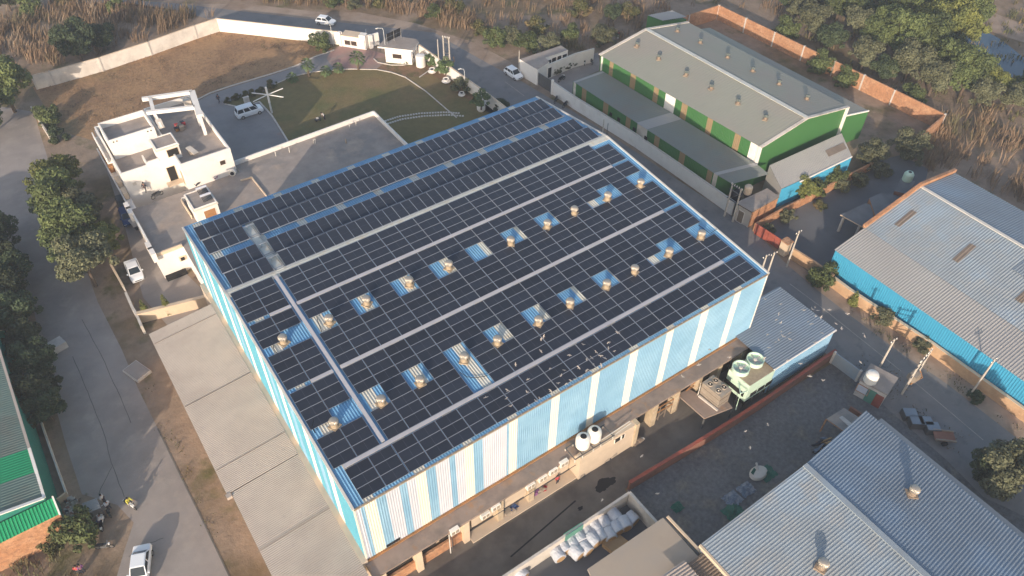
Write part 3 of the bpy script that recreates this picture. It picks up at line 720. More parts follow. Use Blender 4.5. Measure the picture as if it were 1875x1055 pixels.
mb = MB(); a_, b_, c_ = G(441,332,4),G(461,326,4),G(488,360,4); mb.beam(a_+Vector((0,0,.12)),b_+Vector((0,0,.12)),.16,.24,'cream'); mb.beam(b_+Vector((0,0,.12)),c_+Vector((0,0,.12)),.16,.24,'cream'); P('roof_kerb', mb, annex)
sx0 = G(337,356,6.7); sx1 = G(396.4,368.5,6.7); sf = G(354,384,6.7)
sh = fb(annex,'stair_room',sx0.x,sx1.x,sf.y,sx0.y,4.0,6.6,6.7,.12,'white','flatroof','trim'); opening(sh,'door',((sx0.x+sx1.x)/2+.3,sf.y,4.95),(1,0,0),(0,-1,0),1.5,1.8,'white','rust')
mb = MB(); a_, b_ = G(334,372,4.0),G(352,401,4.0); mb.beam(a_+Vector((0,0,.35)),b_+Vector((0,0,.35)),.14,.7,'cream'); mb.beam(a_+Vector((0.1,.2,.35)),a_+Vector((1.2,.2,.35)),.14,.7,'white'); P('stair_well_wall', mb, annex)
for k, (px,py,lb) in enumerate(((371,351,'rear solar water heater on the small stair room roof'),(379,364,'front solar water heater on the small stair room roof'))):
    q = G(px,py,6.8); t = T('solar_water_heater', lb, 'water heater', (q.x,q.y,6.6), 'solar water heaters'); mb = MB()
    for i in range(8): mb.beam((q.x-.55+.16*i,q.y-.45,6.75),(q.x-.55+.16*i,q.y+.45,7.05),.08,.05,'glass')
    P('collector_tube', mb, t); mb = MB(); mb.tube([(q.x-.7,q.y+.5,7.15),(q.x+.75,q.y+.5,7.15)],.17,'wallpale'); P('tank', mb, t)
mb = MB()
for (px,py) in ((258,372),(263,380),(283,468-6),(275,453)): 
    q = G(px,py,4.6); mb.box(-3.9,-3.3,q.y-.8,q.y+.8,3.6,5.0,'white')
P('wall_box', mb, annex)
mb = MB(); q0 = G(322,478,1.5); mb.box(-.9,-.1,51.8,51.99,1.9,2.6,'cream'); ow = P('window', mb, annex); mb = MB(); mb.box(-.75,-.25,51.72,51.79,2.0,2.5,'darkgap'); P('pane', mb, ow)
mb = MB(); mb.box(-3.3,-.6,51.2,51.97,.02,.5,'darkgap'); P('plinth', mb, annex)
# laundry and clutter on the annex roof
for k, (px,py,c_,lb) in enumerate(((362,327,'clothred','red and dark cloth bundle by the white house wall'),(371,328,'clothwhite','white cloth bundle between red and purple ones by the white house wall'),(377,327,'clothred','bright red cloth bundle beside the purple one'),(392,325,'clothpurple','purple cloth bundle by the white house wall'),(361,336,'clothdark','dark clutter bundle nearest the stair room'))):
    q = G(px,py,4.2); mb = MB()
    for i in range(7): mb.obox((q.x+random.uniform(-.5,.5),q.y+random.uniform(-.2,.2),4.2+random.uniform(0,.35)),(random.uniform(.2,.4),.1,.05),(-.1,random.uniform(.1,.25),.1),(0,-.05,random.uniform(.1,.25)),random.choice([c_,c_,c_,'clothdark']))
    tag(P('cloth_bundle', mb, loc=(q.x,q.y,4.0)), lb, 'laundry', 'bundles of laundry on the annex roof')
q = G(426,318,4.3); mb = MB(); mb.tube([(q.x-.1,q.y-.2,4.5),(q.x+.1,q.y+.2,4.5)],.5,'plasticwhite',14); mb.tube([(q.x-.16,q.y-.32,4.5),(q.x-.1,q.y-.2,4.5)],.27,'darkgap',12); tag(P('plastic_drum', mb, loc=(q.x,q.y,4)),'white round drum lying at the white house corner','drum')

# ================================================================ boundary wall round the field, gate
tl = [gxy(57,139,2.6),gxy(90,131,2.6),gxy(180,106,2.6),gxy(270,77,2.6),gxy(355,47,2.6),gxy(396,34,2.6)]
W('boundary_wall','long whitewashed panel wall along the far left edge of the dry field','wall',tl,2.6,.18,'wallpanel',cap='cream',posts=6.3,pm='kerb')
tr_ = [gxy(396,34,2.6),gxy(470,42,2.6),gxy(550,51,2.6),gxy(626,59,2.6)]
W('boundary_wall','plain white wall between the dry field and the road above it','wall',tr_,2.6,.2,'white',cap='cream')
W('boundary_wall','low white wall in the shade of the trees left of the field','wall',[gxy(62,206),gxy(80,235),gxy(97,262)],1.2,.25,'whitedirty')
W('boundary_wall','white wall between the lawn and the asphalt road, behind the potted trees','wall',[gxy(766,81,2.3),gxy(815,116,2.3),gxy(847,139,2.3),gxy(887,167,2.3),gxy(912,186,2.3),gxy(945,212,2.3)],2.3,.22,'white',cap='cream')
W('boundary_wall','grey low wall beside the white parked car in the lane','wall',[gxy(209,497),gxy(221,518),gxy(232,538)],1.3,.2,'whitedirty',cap='cream')
W('boundary_wall','pale low wall between the two small thujas and the concrete road','wall',[gxy(237,550),gxy(248,575),gxy(257,590),gxy(266,612)],1.5,.3,'whitedirty')
W('boundary_wall','sand coloured wall between the two small thujas and the asbestos roof','wall',[gxy(258,590),gxy(322,574),gxy(384,558)],1.6,.45,'cream',cap='cream')
gate = T('gate_house','white roofed gate wall with a grilled window beside the red paving','gate wall',(43,96,0))
a_, b_ = G(627,85), G(660,90); d_ = (b_-a_).normalized(); n_ = Vector((-d_.y,d_.x,0)); mb = MB()
mb.obox((a_+b_)/2+n_*1.0+Vector((0,0,1.1)),(b_-a_)/2,n_*1.0,(0,0,1.1),'white'); mb.obox((a_+b_)/2+n_*1.0+Vector((0,0,2.26)),(b_-a_)/2,n_*1.05,(0,0,.06),'cream')
mb.obox(b_+d_*.6+n_*.6+Vector((0,0,1.4)),d_*.62,n_*.6,(0,0,1.4),'white'); mb.obox(a_-d_*.3+n_*.2+Vector((0,0,1.4)),d_*.25,n_*.3,(0,0,1.4),'white'); P('wall', mb, gate)
for s in (-.26,.26):
    opening(gate,'window',a_.lerp(b_,.5+s*.62)+Vector((0,0,.95)),d_,-n_,1.25,.9,'white','windowbrown')
gl = T('entrance_gate','grey open gate leaf between white pillars at the red paving','gate',tuple(G(669,90)))
a_ = G(669,92); b_ = G(672,70); mb = MB(); mb.beam(a_+Vector((0,0,1)),b_+Vector((0,0,1)),.08,1.8,'galv'); P('leaf', mb, gl)
mb = MB(); q = G(680,88); mb.box(q.x-.35,q.x+.35,q.y-.3,q.y+.3,0,2.6,'white'); mb.beam(q+Vector((0,.3,1.3)),G(697,84)+Vector((0,.5,1.3)),.25,2.4,'white'); P('pillar', mb, gl)
guard = T('guard_house','small white guard house with brown flat roof and a raised solar array','guard house',(51,86,0))
zt = 2.9; pl = [gxy(691,85.5,zt),gxy(755.5,92.5,zt),gxy(767,77,zt),gxy(762,71.5,zt),gxy(730,67,zt),gxy(705,71,zt)]
mb = MB(); mb.prism(pl,2.65,2.9,'white','flatroof'); P('roof', mb, guard)
pw = [gxy(704,87.5,zt),gxy(752.5,92.6,zt),gxy(763,78,zt),gxy(758,73,zt),gxy(731,69.5,zt),gxy(712,73,zt)]
mb = MB(); mb.prism(pw,0,2.64,'white'); gw_ = P('wall', mb, guard)
a_, b_ = Vector((*pw[0],0)), Vector((*pw[1],0)); d_ = (b_-a_).normalized(); n_ = Vector((d_.y,-d_.x,0))
opening(guard,'window',a_.lerp(b_,.45)+Vector((0,0,1.45)),d_,n_,1.7,.85,'white','windowbrown')
a2, b2 = Vector((*pw[1],0)), Vector((*pw[2],0)); d2 = (b2-a2).normalized(); n2 = Vector((d2.y,-d2.x,0))
for f_ in (.3,.7): opening(guard,'window',a2.lerp(b2,f_)+Vector((0,0,1.4)),d2,n2,.7,1.0,'white','glass')
ga = T('solar_array','raised rack of six dark solar panels on the guard house roof','solar array',tuple(G(720,70,2.9)))
zb, zu = 3.3, 4.9; B0_,B1_,T1_,T0_ = G(707,77.5,zb),G(735,64,zb),G(734.3,50,zu),G(705.7,63,zu)
for i in range(3):
    for j in range(2):
        def bl(u,v): return B0_.lerp(B1_,u).lerp(T0_.lerp(T1_,u),v)
        u0,u1,v0,v1 = i/3+.012,(i+1)/3-.012,j/2+.015,(j+1)/2-.015; mb = MB(); q4 = [bl(u0,v0),bl(u1,v0),bl(u1,v1),bl(u0,v1)]
        nn = (q4[1]-q4[0]).cross(q4[3]-q4[0]).normalized()*.03
        mb.add([p+nn for p in q4]+[p-nn for p in q4],[(0,1,2,3),(7,6,5,4),(0,4,5,1),(1,5,6,2),(2,6,7,3),(3,7,4,0)],'black'); P('panel', mb, ga)
mb = MB()
for u in (.05,.5,.95):
    p, q = B0_.lerp(B1_,u), T0_.lerp(T1_,u); mb.beam(p,q,.06,.06,'frame'); mb.beam((p.x,p.y,2.9),p,.06,.06,'galv'); mb.beam((q.x,q.y,2.9),q,.06,.06,'galv')
mb.beam(B0_.lerp(T0_,.5),B1_.lerp(T1_,.5),.05,.09,'frame'); P('support', mb, ga)
q = G(771,121); t = T('water_tank','tall white cylinder water tank beside the guard house','water tank',tuple(q)); mb = MB(); mb.lathe(q,[(.86,0),(.9,.1),(.9,2.0),(.8,2.15),(.3,2.22),(.001,2.24)],'plasticwhite',20); P('body', mb, t, smooth=False); mb = MB(); mb.tube([q+Vector((.2,.5,2.2)),q+Vector((.9,.6,2.4)),q+Vector((1.05,.4,2.0)),q+Vector((1.05,.3,0))],.09,'galvold'); P('pipe', mb, t)
# street lamps on the wall
def lamp(base, h, label, dx, grp='white lamps on the compound wall'):
    t = T('street_lamp', label, 'lamp', tuple(base), grp); mb = MB(); mb.tube([base,base+Vector((0,0,h-.4)),base+Vector((dx*.15,.1,h))],.05,'paint',8); P('pole', mb, t)
    mb = MB(); mb.tube([base+Vector((dx*.15,.1,h)),base+Vector((dx,.3,h+.12))],.05,'paint',8); P('arm', mb, t); mb = MB(); mb.obox(base+Vector((dx*1.2,.35,h+.12)),(.28,0,0),(0,.1,0),(0,0,.05),'plasticwhite'); P('lamp_head', mb, t); return t
lamp(G(611,84),4.4,'thin white lamp on the wall beside the white car on the top road',-.5)
lamp(G(705,82,2.9),3.2,'white curved lamp on the left corner of the guard house roof',-.9)
lamp(G(851,148,2.3),2.2,'white lamp on the wall behind the largest potted tree',-.6)
# six armed lamp standard on the lawn
q = G(498,207); zh = 3.5; t = T('lamp_standard','white pole with four long arms at the lawn corner beside the parked van','lamp standard',tuple(q)); mb = MB(); mb.tube([q,q+Vector((0,0,2.0))],.15,'paint',10); mb.tube([q+Vector((0,0,2.0)),q+Vector((0,0,4.9))],.17,'white',10); P('pole', mb, t)
hub = q+Vector((0,0,zh))
for tip in ((460.8,170.3),(517.8,162),(519,178),(463.4,186.3)):
    e = G(tip[0],tip[1],zh+.15); mb = MB(); mb.tube([hub,e],.085,'white',8); P('arm', mb, t)
q = G(452,186,0.5); mb = MB(); mb.box(q.x-.45,q.x+.45,q.y-.2,q.y+.2,0,1.3,'kerb'); mb.box(q.x-.5,q.x+.5,q.y-.25,q.y+.25,1.3,1.38,'kerb'); tag(P('stone_pillar', mb, loc=(q.x,q.y,0)),'short pale stone pillar behind the parked van','pillar')
# planters
def planter(px, py, s, lb):
    q = G(px,py); t = T('planter', lb, 'planter', tuple(q), 'white saucer planters by the lawn wall'); mb = MB(); mb.lathe(q,[(.3*s,0),(.75*s,.3*s),(.8*s,.4*s),(.45*s,.5*s),(.5*s,.78*s),(.58*s,.86*s),(.5*s,.8*s)],'white',18); P('bowl', mb, t); mb = MB(); mb.lathe(q+Vector((0,0,.78*s)),[(.49*s,0),(.3*s,.02),(.001,.03)],'darkgap',14); P('soil', mb, t)
planter(791.5,134,1.0,'empty white saucer planter nearest the guard house'); planter(817,152,1.0,'empty white saucer planter in the middle of the wall row'); planter(845.5,176,.8,'shaded white saucer planter under the largest potted tree')
q = G(881,203); t = T('planter','tall round white pot nearest the striped factory','planter',tuple(q)); mb = MB(); mb.lathe(q,[(.5,0),(.72,.3),(.75,.8),(.55,1.3),(.7,1.5),(.85,1.55),(.7,1.45)],'white',18); P('bowl', mb, t)

# ================================================================ lean-to with asbestos roof, left of the factory
lt = T('lean_to','long lean-to with a pale corrugated asbestos roof beside the striped factory','lean-to',(-4,18,0))
mb = MB(); mb.corr((-8.15,39.2,4.0),(-8.15,13.9,4.0),(-.55,13.9,4.62),(-.55,39.2,4.62),.21,.05,'asbestos','sine'); mb.corr((-7.75,13.9,3.93),(-7.75,-3.5,3.93),(-.55,-3.5,4.55),(-.55,13.9,4.55),.21,.05,'asbestos','sine')
mb.v = [(p[0]-.0,p[1],p[2]) for p in mb.v]; P('roof', mb, lt)
mb = MB(); mb.box(-7.6,-7.4,13.9,39.0,0,3.9,'cream'); mb.box(-7.3,-7.1,-3.5,13.9,0,3.8,'cream'); mb.box(-7.4,-.56,38.8,39,0,3.9,'cream'); P('wall', mb, lt)
mb = MB()
for y in (37.2,26.5,17.0,6.5): mb.beam((-8.1,y,4.09),(-.6,y,4.71),.045,.02,'brownsheet')
P('sheet_lap', mb, lt)
mb = MB(); mb.box(-8.3,-7.8,13.4,13.88,3.7,4.1,'asbestos'); P('end_piece', mb, lt)

# ================================================================ green sheds at lower left
gs = T('green_shed','green sheet shed with a grey ribbed roof crossed by a bright green band','shed',(-30,35,0)); xe, xr = -22.6, -36.0
def gcol(d):
    y = 70-d
    return 'deepgreen' if 25.6 < y < 28.9 else 'greyribgreen'
mb = MB(); mb.corr((xe,70,5.6),(xe,22.3,5.6),(xr,22.3,8.0),(xr,70,8.0),.32,.05,gcol,flip=False); mb.corr((xr,70,8.0),(xr,22.3,8.0),(2*xr-xe,22.3,5.6),(2*xr-xe,70,5.6),.32,.05,'greyribgreen'); P('roof', mb, gs)
mb = MB(); mb.corr((xe,22.3,0),(xe,70,0),(xe,70,5.6),(xe,22.3,5.6),.32,.05,'tealwall'); mb.add([(xe,22.3,0),(xr,22.3,0),(2*xr-xe,22.3,0),(xe,22.3,5.6),(xr,22.3,8.0),(2*xr-xe,22.3,5.6)],[(0,1,4,3),(1,2,5,4)],'tealwall'); P('wall', mb, gs)
mb = MB(); mb.beam((xe,22.2,5.68),(xr,22.2,8.08),.3,.12,'white'); mb.beam((xe+.05,22.2,5.6),(xe+.05,25.5,5.6),.25,.12,'white')
mb.beam((xe+.05,28.9,5.6),(xe+.05,70,5.6),.25,.14,'asbestos'); mb.beam((xe+.05,25.5,5.6),(xe+.05,28.9,5.6),.28,.16,'white'); P('trim', mb, gs)
gl2 = T('green_shed','lower bright green roofed lean-to with a white edge at the shed end','shed',(-30,21,0)); mb = MB(); mb.corr((2*xr-xe,20.4,4.6),(xe+.6,20.4,4.6),(xe+.6,22.1,5.2),(2*xr-xe,22.1,5.2),.3,.05,'deepgreen'); P('roof', mb, gl2)
mb = MB(); mb.box(2*xr-xe,xe+.5,20.9,21.2,0,4.5,'brick'); P('wall', mb, gl2); mb = MB(); mb.beam((xe+.66,20.3,4.62),(xe+.66,22.2,5.3),.14,.16,'white'); P('trim', mb, gl2)
W('boundary_wall','low dark wall at the foot of the green shed','wall',[(xe+.9,25.6),(xe+.75,35),(xe+.6,60)],.55,.16,'trim')
W('boundary_wall','short cream wall stub at the green shed corner','wall',[gxy(110,922),gxy(127,909)],.9,.15,'cream')
mb = MB(); a_, b_ = G(0,1005), G(70,965); mb.obox((a_+b_)/2+Vector((0,0,.3)),(b_-a_)/2,Vector((.4,1.0,0)),(0,0,.3),'brick'); tag(P('brick_platform', mb, loc=((a_+b_)/2)),'red brick platform in front of the green lean-to','platform')
# kiosk with zinc roof and rubble
q = G(168,926,1.9); t = T('kiosk','small kiosk under a ribbed zinc sheet roof by the road','kiosk',(q.x,q.y,0)); mb = MB()
p4 = [G(150,922,2.0),G(177,912,2.1),G(185,930,2.0),G(158,941,1.9)]
mb.corr(p4[3],p4[0],p4[1],p4[2],.24,.05,'zincgrey',flip=True); P('roof', mb, t); mb = MB(); c4 = sum(p4,Vector())/4
for p in p4: mb.beam((c4.x+(p.x-c4.x)*.85,c4.y+(p.y-c4.y)*.85,0),(c4.x+(p.x-c4.x)*.85,c4.y+(p.y-c4.y)*.85,p.z),.08,.08,'poleiron')
mb.obox(c4*1+Vector((0,0,.5-c4.z)),(.8,.25,0),(-.2,.6,0),(0,0,.5),'brownsheet'); P('frame', mb, t)
mb = MB()
for i in range(130):
    p = G(random.gauss(134,11),random.gauss(936,12)); s_ = random.uniform(.06,.2); mb.obox((p.x,p.y,s_*.6),(s_,random.uniform(-.1,.1),.03),(random.uniform(-.06,.06),s_*.8,.02),(0,0,s_*.6),random.choice(['kerb','galvold','dirt','clothdark','whitedirty','brickdark']))
o = P('rubble', mb); tag(o,'pile of grey rubble beside the kiosk','rubble'); o['kind'] = 'stuff'
mb = MB(); a_, b_ = G(128,960), G(150,950)
mb.beam(G(172,948)+Vector((0,0,.25)),G(186,932)+Vector((0,0,.3)),.5,.4,'cardboard'); tag(P('crate', mb, loc=G(179,940)),'tan crate behind the kiosk beside the motorcycles','crate')
mb = MB(); q = G(252,682); d1, d2 = Vector((.9,.35,0)), Vector((-.5,1.3,0)); mb.obox(q+Vector((0,0,.18)),d1,d2,(0,0,.18),'kerb'); mb.obox(q+Vector((0,0,.4)),d1*.9,d2*.9,(0,0,.04),'roadconc'); tag(P('concrete_tank', mb, loc=q),'square grey concrete cover in the verge beside the road','concrete slab')
mb = MB(); q = G(107,638); mb.obox(q+Vector((0,0,.5)),(.9,.2,0),(-.2,.7,0),(0,0,.5),'kerb'); tag(P('concrete_tank', mb, loc=q),'grey concrete box among the dark trees by the road','concrete box')
# ================================================================ GREEN FACTORY
gf = T('green_factory','large green factory with a grey pitched roof, tan wall stripes and a front lean-to','factory',(82,38,0))
FL,FR,RL,RR,BL,BR = G(1098,101,7.5),G(1393,270,7.5),G(1183.7,53.8,9.1),G(1478.2,216.3,9.1),G(1260.5,41,7.5),G(1553.7,195.9,7.5)
mb = MB(); mb.corr(FL,FR,RR,RL,.5,.012,'greyroof'); mb.corr(BR,BL,RL,RR,.5,.012,'greyroof'); rf = P('roof', mb, gf)
mb = MB(); mb.beam(RL+Vector((0,0,.06)),RR+Vector((0,0,.06)),.75,.08,'skysheet'); P('ridge_cap', mb, rf)
mb = MB(); up_ = Vector((0,0,.05))
for a_, b_ in ((FL,RL),(RL,BL),(FR,RR),(RR,BR)): mb.beam(a_+up_,b_+up_,.5,.16,'whitedirty')
P('verge_trim', mb, rf)
def stripe_fn(top0, top1, z, items, base):
    A = G(*top0, z); res = []
    for (x0, x1, mt) in items:
        ys = [top0[1]+(x-top0[0])*(top1[1]-top0[1])/(top1[0]-top0[0]) for x in (x0,x1)]
        res.append(((G(x0,ys[0],z)-A).length,(G(x1,ys[1],z)-A).length,mt))
    def f(d):
        for a, b, mt in res:
            if a <= d <= b: return mt
        return base
    return f
f1 = stripe_fn((1098,101),(1393,270),7.5,[(1097,1102.5,'white'),(1114.6,1122,'greenpale'),(1154,1163,'greenpale'),(1196.5,1205.5,'greenpale'),(1218,1236,'white'),(1247.7,1258,'greenpale'),(1295,1305,'greenpale'),(1345,1355,'greenpale'),(1374,1394,'white')],'greenwall')
mb = MB(); o_ = Vector((.25,0,0)); f0 = lambda p: Vector((p.x+.25,p.y,0)); t0 = lambda p: Vector((p.x+.25,p.y,7.45))
mb.corr(f0(FL),f0(FR),t0(FR),t0(FL),.3,.03,f1)
def low(p): return Vector((p.x,p.y,0))
e = Vector((0,.25,0)); mb.add([low(FR)+e,low(RR)+e,low(BR)+e,FR+e,RR+e,BR+e],[(0,1,4,3),(1,2,5,4)],'greenwall'); mb.add([low(BL)-e,low(RL)-e,low(FL)-e,BL-e,RL-e,FL-e],[(0,1,4,3),(1,2,5,4)],'greenwall')
mb.quad(low(BR),low(BL),BL-up_,BR-up_,'greenwall'); P('wall', mb, gf)
mb = MB(); mb.beam(low(BR)+Vector((0,.1,0)),BR+Vector((0,.1,0)),.45,.3,'white'); mb.beam(low(FR)+Vector((.1,.12,0)),FR+Vector((.1,.12,0)),.4,.4,'white'); P('corner_post', mb, gf)
# front lean-to
LF,LR,LE,LB,LBR,LBE = G(1048,148.5,4.1),G(1313,321,4.1),G(1341,337,4.1),G(1101.8,129.3,4.9),G(1388,302.5,4.9),G(1408,319,4.7)
f2 = stripe_fn((1048,148.5),(1313,321),4.1,[(1047,1053,'whitedirty'),(1064.6,1072.8,'greenpale'),(1104,1113,'greenpale'),(1145,1154,'greenpale'),(1166,1184,'whitedirty'),(1198,1207,'greenpale'),(1244,1254,'greenpale'),(1294,1304,'greenpale'),(1306,1320,'whitedirty')],'greenwall')
f3 = lambda d: {'whitedirty':'zincgrey'}.get(f2(d),'leanroof') if f2(d) != 'greenpale' else 'leanroof'
mb = MB(); mb.corr(LF,LR,LBR,LB,.45,.012,f3); mb.corr(LR,LE,LBE,LBR,.45,.012,'leanroof'); lr_ = P('lean_to_roof', mb, gf)
mb = MB(); i_ = Vector((.2,0,-.05)); mb.corr(low(LF)+o_,low(LR)+o_,LR+i_,LF+i_,.3,.03,f2); mb.quad(low(LB),low(LF)+o_,LF+i_,LB-up_,'greenwall'); mb.quad(low(LR)+o_,low(LBR),LBR-up_,LR+i_,'greenwall'); lw_ = P('lean_to_wall', mb, gf)
for px_, py_ in ((1121,208),(1135.5,218),(1164,236),(1185,252)):
    q = GX(px_,py_,LF.x+.9); mb = MB(); mb.box(q.x-.35,q.x-.25,q.y-.3,q.y+.3,q.z-.3,q.z+.3,'darkgap'); P('window', mb, lw_)
# back lean-to
D_ = G(1591,203,5.2); dd = Vector((D_.x-BR.x,D_.y-BR.y,0)); mb = MB(); B0, B1 = Vector((BR.x,BR.y,5.9)), Vector((BL.x,BL.y,5.9)); C0, C1 = Vector((D_.x,D_.y,5.2)), Vector((BL.x+dd.x,BL.y+dd.y,5.2)); mb.corr(C0,C1,B1,B0,.5,.012,'greyroof'); P('back_lean_to_roof', mb, gf)
mb = MB(); mb.quad(low(B0),low(C0),C0,B0,'greenwall'); mb.quad(low(C0),low(C1),C1-up_,C0-up_,'greenwall'); mb.beam(B0,C0,.2,.2,'white'); P('back_lean_to_wall', mb, gf)
vr = make_vent(1); fst = True
GV = [(1166,82),(1206,105),(1256,135),(1302,160),(1351,187),(1401,216)]; GB = [(1240,55),(1282,76),(1332,103),(1378,128),(1426,152),(1477,179)]
def plane_pt(px, py, a, b, c, off):
    n = (b-a).cross(c-a).normalized(); n = n if n.z > 0 else -n; d = ray(px,py); o = Vector((CX,CY,CZ)); t = (a+n*off-o).dot(n)/d.dot(n); return o+d*t
for rw, lst in enumerate((GV,GB)):
    for i, p in enumerate(lst):
        q = plane_pt(p[0],p[1]+3,*( (FL,FR,RR) if rw == 0 else (BL,BR,RR) ),0.0); v_ = vr if fst else copy_tree(vr); fst = False
        place(v_, q, random.uniform(0,1), .72, 'dark ventilator on the grey factory roof, %s from the far end, %s slope' % (roword[i], 'near' if rw == 0 else 'back'), 'ventilators on the grey factory roof')
# lower shed at the gable
sh2 = T('gable_shed','low shed with a brownish zinc roof and blue walls below the green gable','shed',tuple(G(1480,300)))
A,B,C,D = G(1431,346,3.6),G(1560,287,3.6),G(1541,244,4.6),G(1409,303,4.6)
mb = MB(); mb.corr(A,B,C,D,.3,.05,'zincgrey'); P('roof', mb, sh2); mb = MB(); mb.corr(low(A),low(B),B-up_,A-up_,.3,.04,'cyanwall'); mb.quad(low(D),low(A),A-up_,D-up_,'zincgrey'); mb.quad(low(B),low(C),C-up_,B-up_,'cyanwall'); P('wall', mb, sh2)
mb = MB(); mb.beam(G(1465,333,3.65),B,.14,.2,'white'); P('fascia', mb, sh2)
sk = G(1532,273,4.2); mb = MB(); mb.obox(plane_pt(1531,274,A,B,C,.1),(B-A).normalized()*2.0,(D-A).normalized()*.6,(0,0,.015),'brownsheet'); P('rooflight', mb, sh2)
hut = T('brick_hut','small hut with a brown flat roof, white front and brick side at the lane corner','hut',tuple(G(1385,395)))
pts = [gxy(1347.7,371,3.0),gxy(1377,388,3.0),gxy(1427.5,360,3.0),gxy(1405,344.5,3.0)]
mb = MB(); mb.prism(pts,2.8,3.0,'brownsheet','flatroof'); P('roof', mb, hut); c_ = Vector((sum(p[0] for p in pts)/4,sum(p[1] for p in pts)/4,0)); pi_ = [(c_.x+(p[0]-c_.x)*.95,c_.y+(p[1]-c_.y)*.95) for p in pts]
mb = MB(); mb.prism(pi_,0,2.79,'brick'); mb.add([(pi_[0][0]-.02,pi_[0][1],0),(pi_[1][0]-.02,pi_[1][1],0),(pi_[1][0]-.02,pi_[1][1],2.85),(pi_[0][0]-.02,pi_[0][1],2.85)],[(0,1,2,3),(3,2,1,0)],'white'); P('wall', mb, hut)
a_, b_ = Vector((*pi_[0],0)), Vector((*pi_[1],0)); d_ = (b_-a_).normalized(); opening(hut,'door',a_.lerp(b_,.42)+Vector((-.03,0,1.05)),d_,Vector((-1,0,0)),.9,2.0,'white','brownsheet')
# ================================================================ walls and compound along the road
wl = [gxy(x_,y_,2.35) for x_,y_ in ((1013,150.5),(1053,177.5),(1110,212),(1166,246.5),(1240,297),(1309,345),(1346,371))]
W('boundary_wall','long white wall along the asphalt road in front of the green factory','wall',wl,2.35,.22,'white',cap='trim')
cb = T('compound_house','low white L shaped house with a brown flat roof beside the white parked car','house',tuple(G(990,120)))
zt = 3.1; pts = [gxy(951.5,108.6,zt),gxy(1027,83.4,zt),gxy(1040,91.6,zt),gxy(998.6,105.8,zt),gxy(1006,113.5,zt),gxy(984.5,127.8,zt)]
mb = MB(); mb.prism(pts,0,zt,'white','flatroof'); cw = P('wall', mb, cb)
a_, b_ = Vector((*pts[3],0)), Vector((*pts[2],0)); d_ = (b_-a_).normalized(); n_ = Vector((d_.y,-d_.x,0))
for f_ in (.38,.62): opening(cb,'door',a_.lerp(b_,f_)+n_*.02+Vector((0,0,1.7)),d_,n_,.9,1.7,'white','darkgap')
opening(cb,'window',a_.lerp(b_,.16)+n_*.02+Vector((0,0,2.0)),d_,n_,1.0,.8,'white','glass')
opening(cb,'window',a_.lerp(b_,.86)+n_*.02+Vector((0,0,2.0)),d_,n_,1.0,1.0,'white','glass')
wy = [gxy(986,126,2.7),gxy(1052,99,2.7),gxy(1088,89,2.7)]
cwall = W('boundary_wall','white yard wall with a dark door and a hedge, behind the compound house','wall',wy,2.7,.2,'white',cap='trim')
a_, b_ = Vector((*wy[0],0)), Vector((*wy[1],0)); d_ = (b_-a_).normalized(); n_ = Vector((d_.y,-d_.x,0)); opening(cwall,'door',a_.lerp(b_,.30)+n_*.11+Vector((0,0,1.1)),d_,n_,.8,2.0,'white','darkgap')
gt = T('black_gate','black sheet gate between the compound house and the long white wall','gate',tuple(G(998,165))); a_, b_ = G(984,131,2.5), G(1012,149,2.5); mb = MB()
for i in range(6):
    p, q = a_.lerp(b_,i/6), a_.lerp(b_,(i+.94)/6); mb.beam((p.x,p.y,1.3),(q.x,q.y,1.3),.08,2.3,'poleiron')
P('leaf', mb, gt); mb = MB(); mb.beam((a_.x,a_.y,0),(a_.x,a_.y,2.9),.5,.5,'white'); mb.beam((b_.x,b_.y,0),(b_.x,b_.y,2.8),.35,.35,'white'); P('pillar', mb, gt)
sf_ = T('small_shed','small shed with a pale sheet roof beyond the far end of the green factory','shed',tuple(G(1220,30))); p4 = [G(1186,28,4.2),G(1231,19.5,4.6),G(1258,31,4.6),G(1214,38,4.2)]; mb = MB(); mb.corr(p4[3],p4[2],p4[1],p4[0],.4,.04,'zincgrey'); P('roof', mb, sf_); mb = MB(); mb.prism([(p.x,p.y) for p in p4],0,4.1,'greenwall'); P('wall', mb, sf_)
# brick wall behind the green factory
bk = [gxy(1196,52,2.9),gxy(1262,27,2.9),gxy(1317,9.5,2.9),gxy(1420,59,2.9),gxy(1530,112,2.9),gxy(1640,165,2.9),gxy(1731,209.5,2.9)]
W('brick_wall','long brick boundary wall with pale piers behind the green factory','wall',bk,2.9,.23,'brick',posts=6.2,pm='kerb')
W('brick_wall','short return of the brick boundary wall beside the round tree','wall',[gxy(1731,209.5,2.9),gxy(1700,236,2.9),gxy(1672,262,2.9)],2.9,.23,'brick')
W('brick_wall','broken brick wall with plants along the dark lane below the blue walled shed','wall',[gxy(1379,424),gxy(1432,394),gxy(1500,360),gxy(1560,328),gxy(1592,312)],1.5,.25,'brick')
rg = T('red_gate','red sheet gate beside the asphalt road at the lane mouth','gate',tuple(G(1405,445))); a_, b_ = G(1380,428), G(1427,459); mb = MB()
for i in range(4):
    p, q = a_.lerp(b_,i/4), a_.lerp(b_,(i+.95)/4); mb.beam(p+Vector((0,0,1.0)),q+Vector((0,0,1.0)),.08,1.8,'redpaint')
P('leaf', mb, rg); mb = MB(); q = G(1434,464); mb.box(q.x-.55,q.x+.55,q.y-.55,q.y+.55,0,2.2,'cream'); mb.box(q.x-.62,q.x+.62,q.y-.62,q.y+.62,2.2,2.35,'brick'); P('pillar', mb, rg)
W('brick_wall','orange brick wall between the red gate and the bright blue shed','wall',[gxy(1446,472),gxy(1490,500),gxy(1520,521)],1.8,.3,'orangewall')
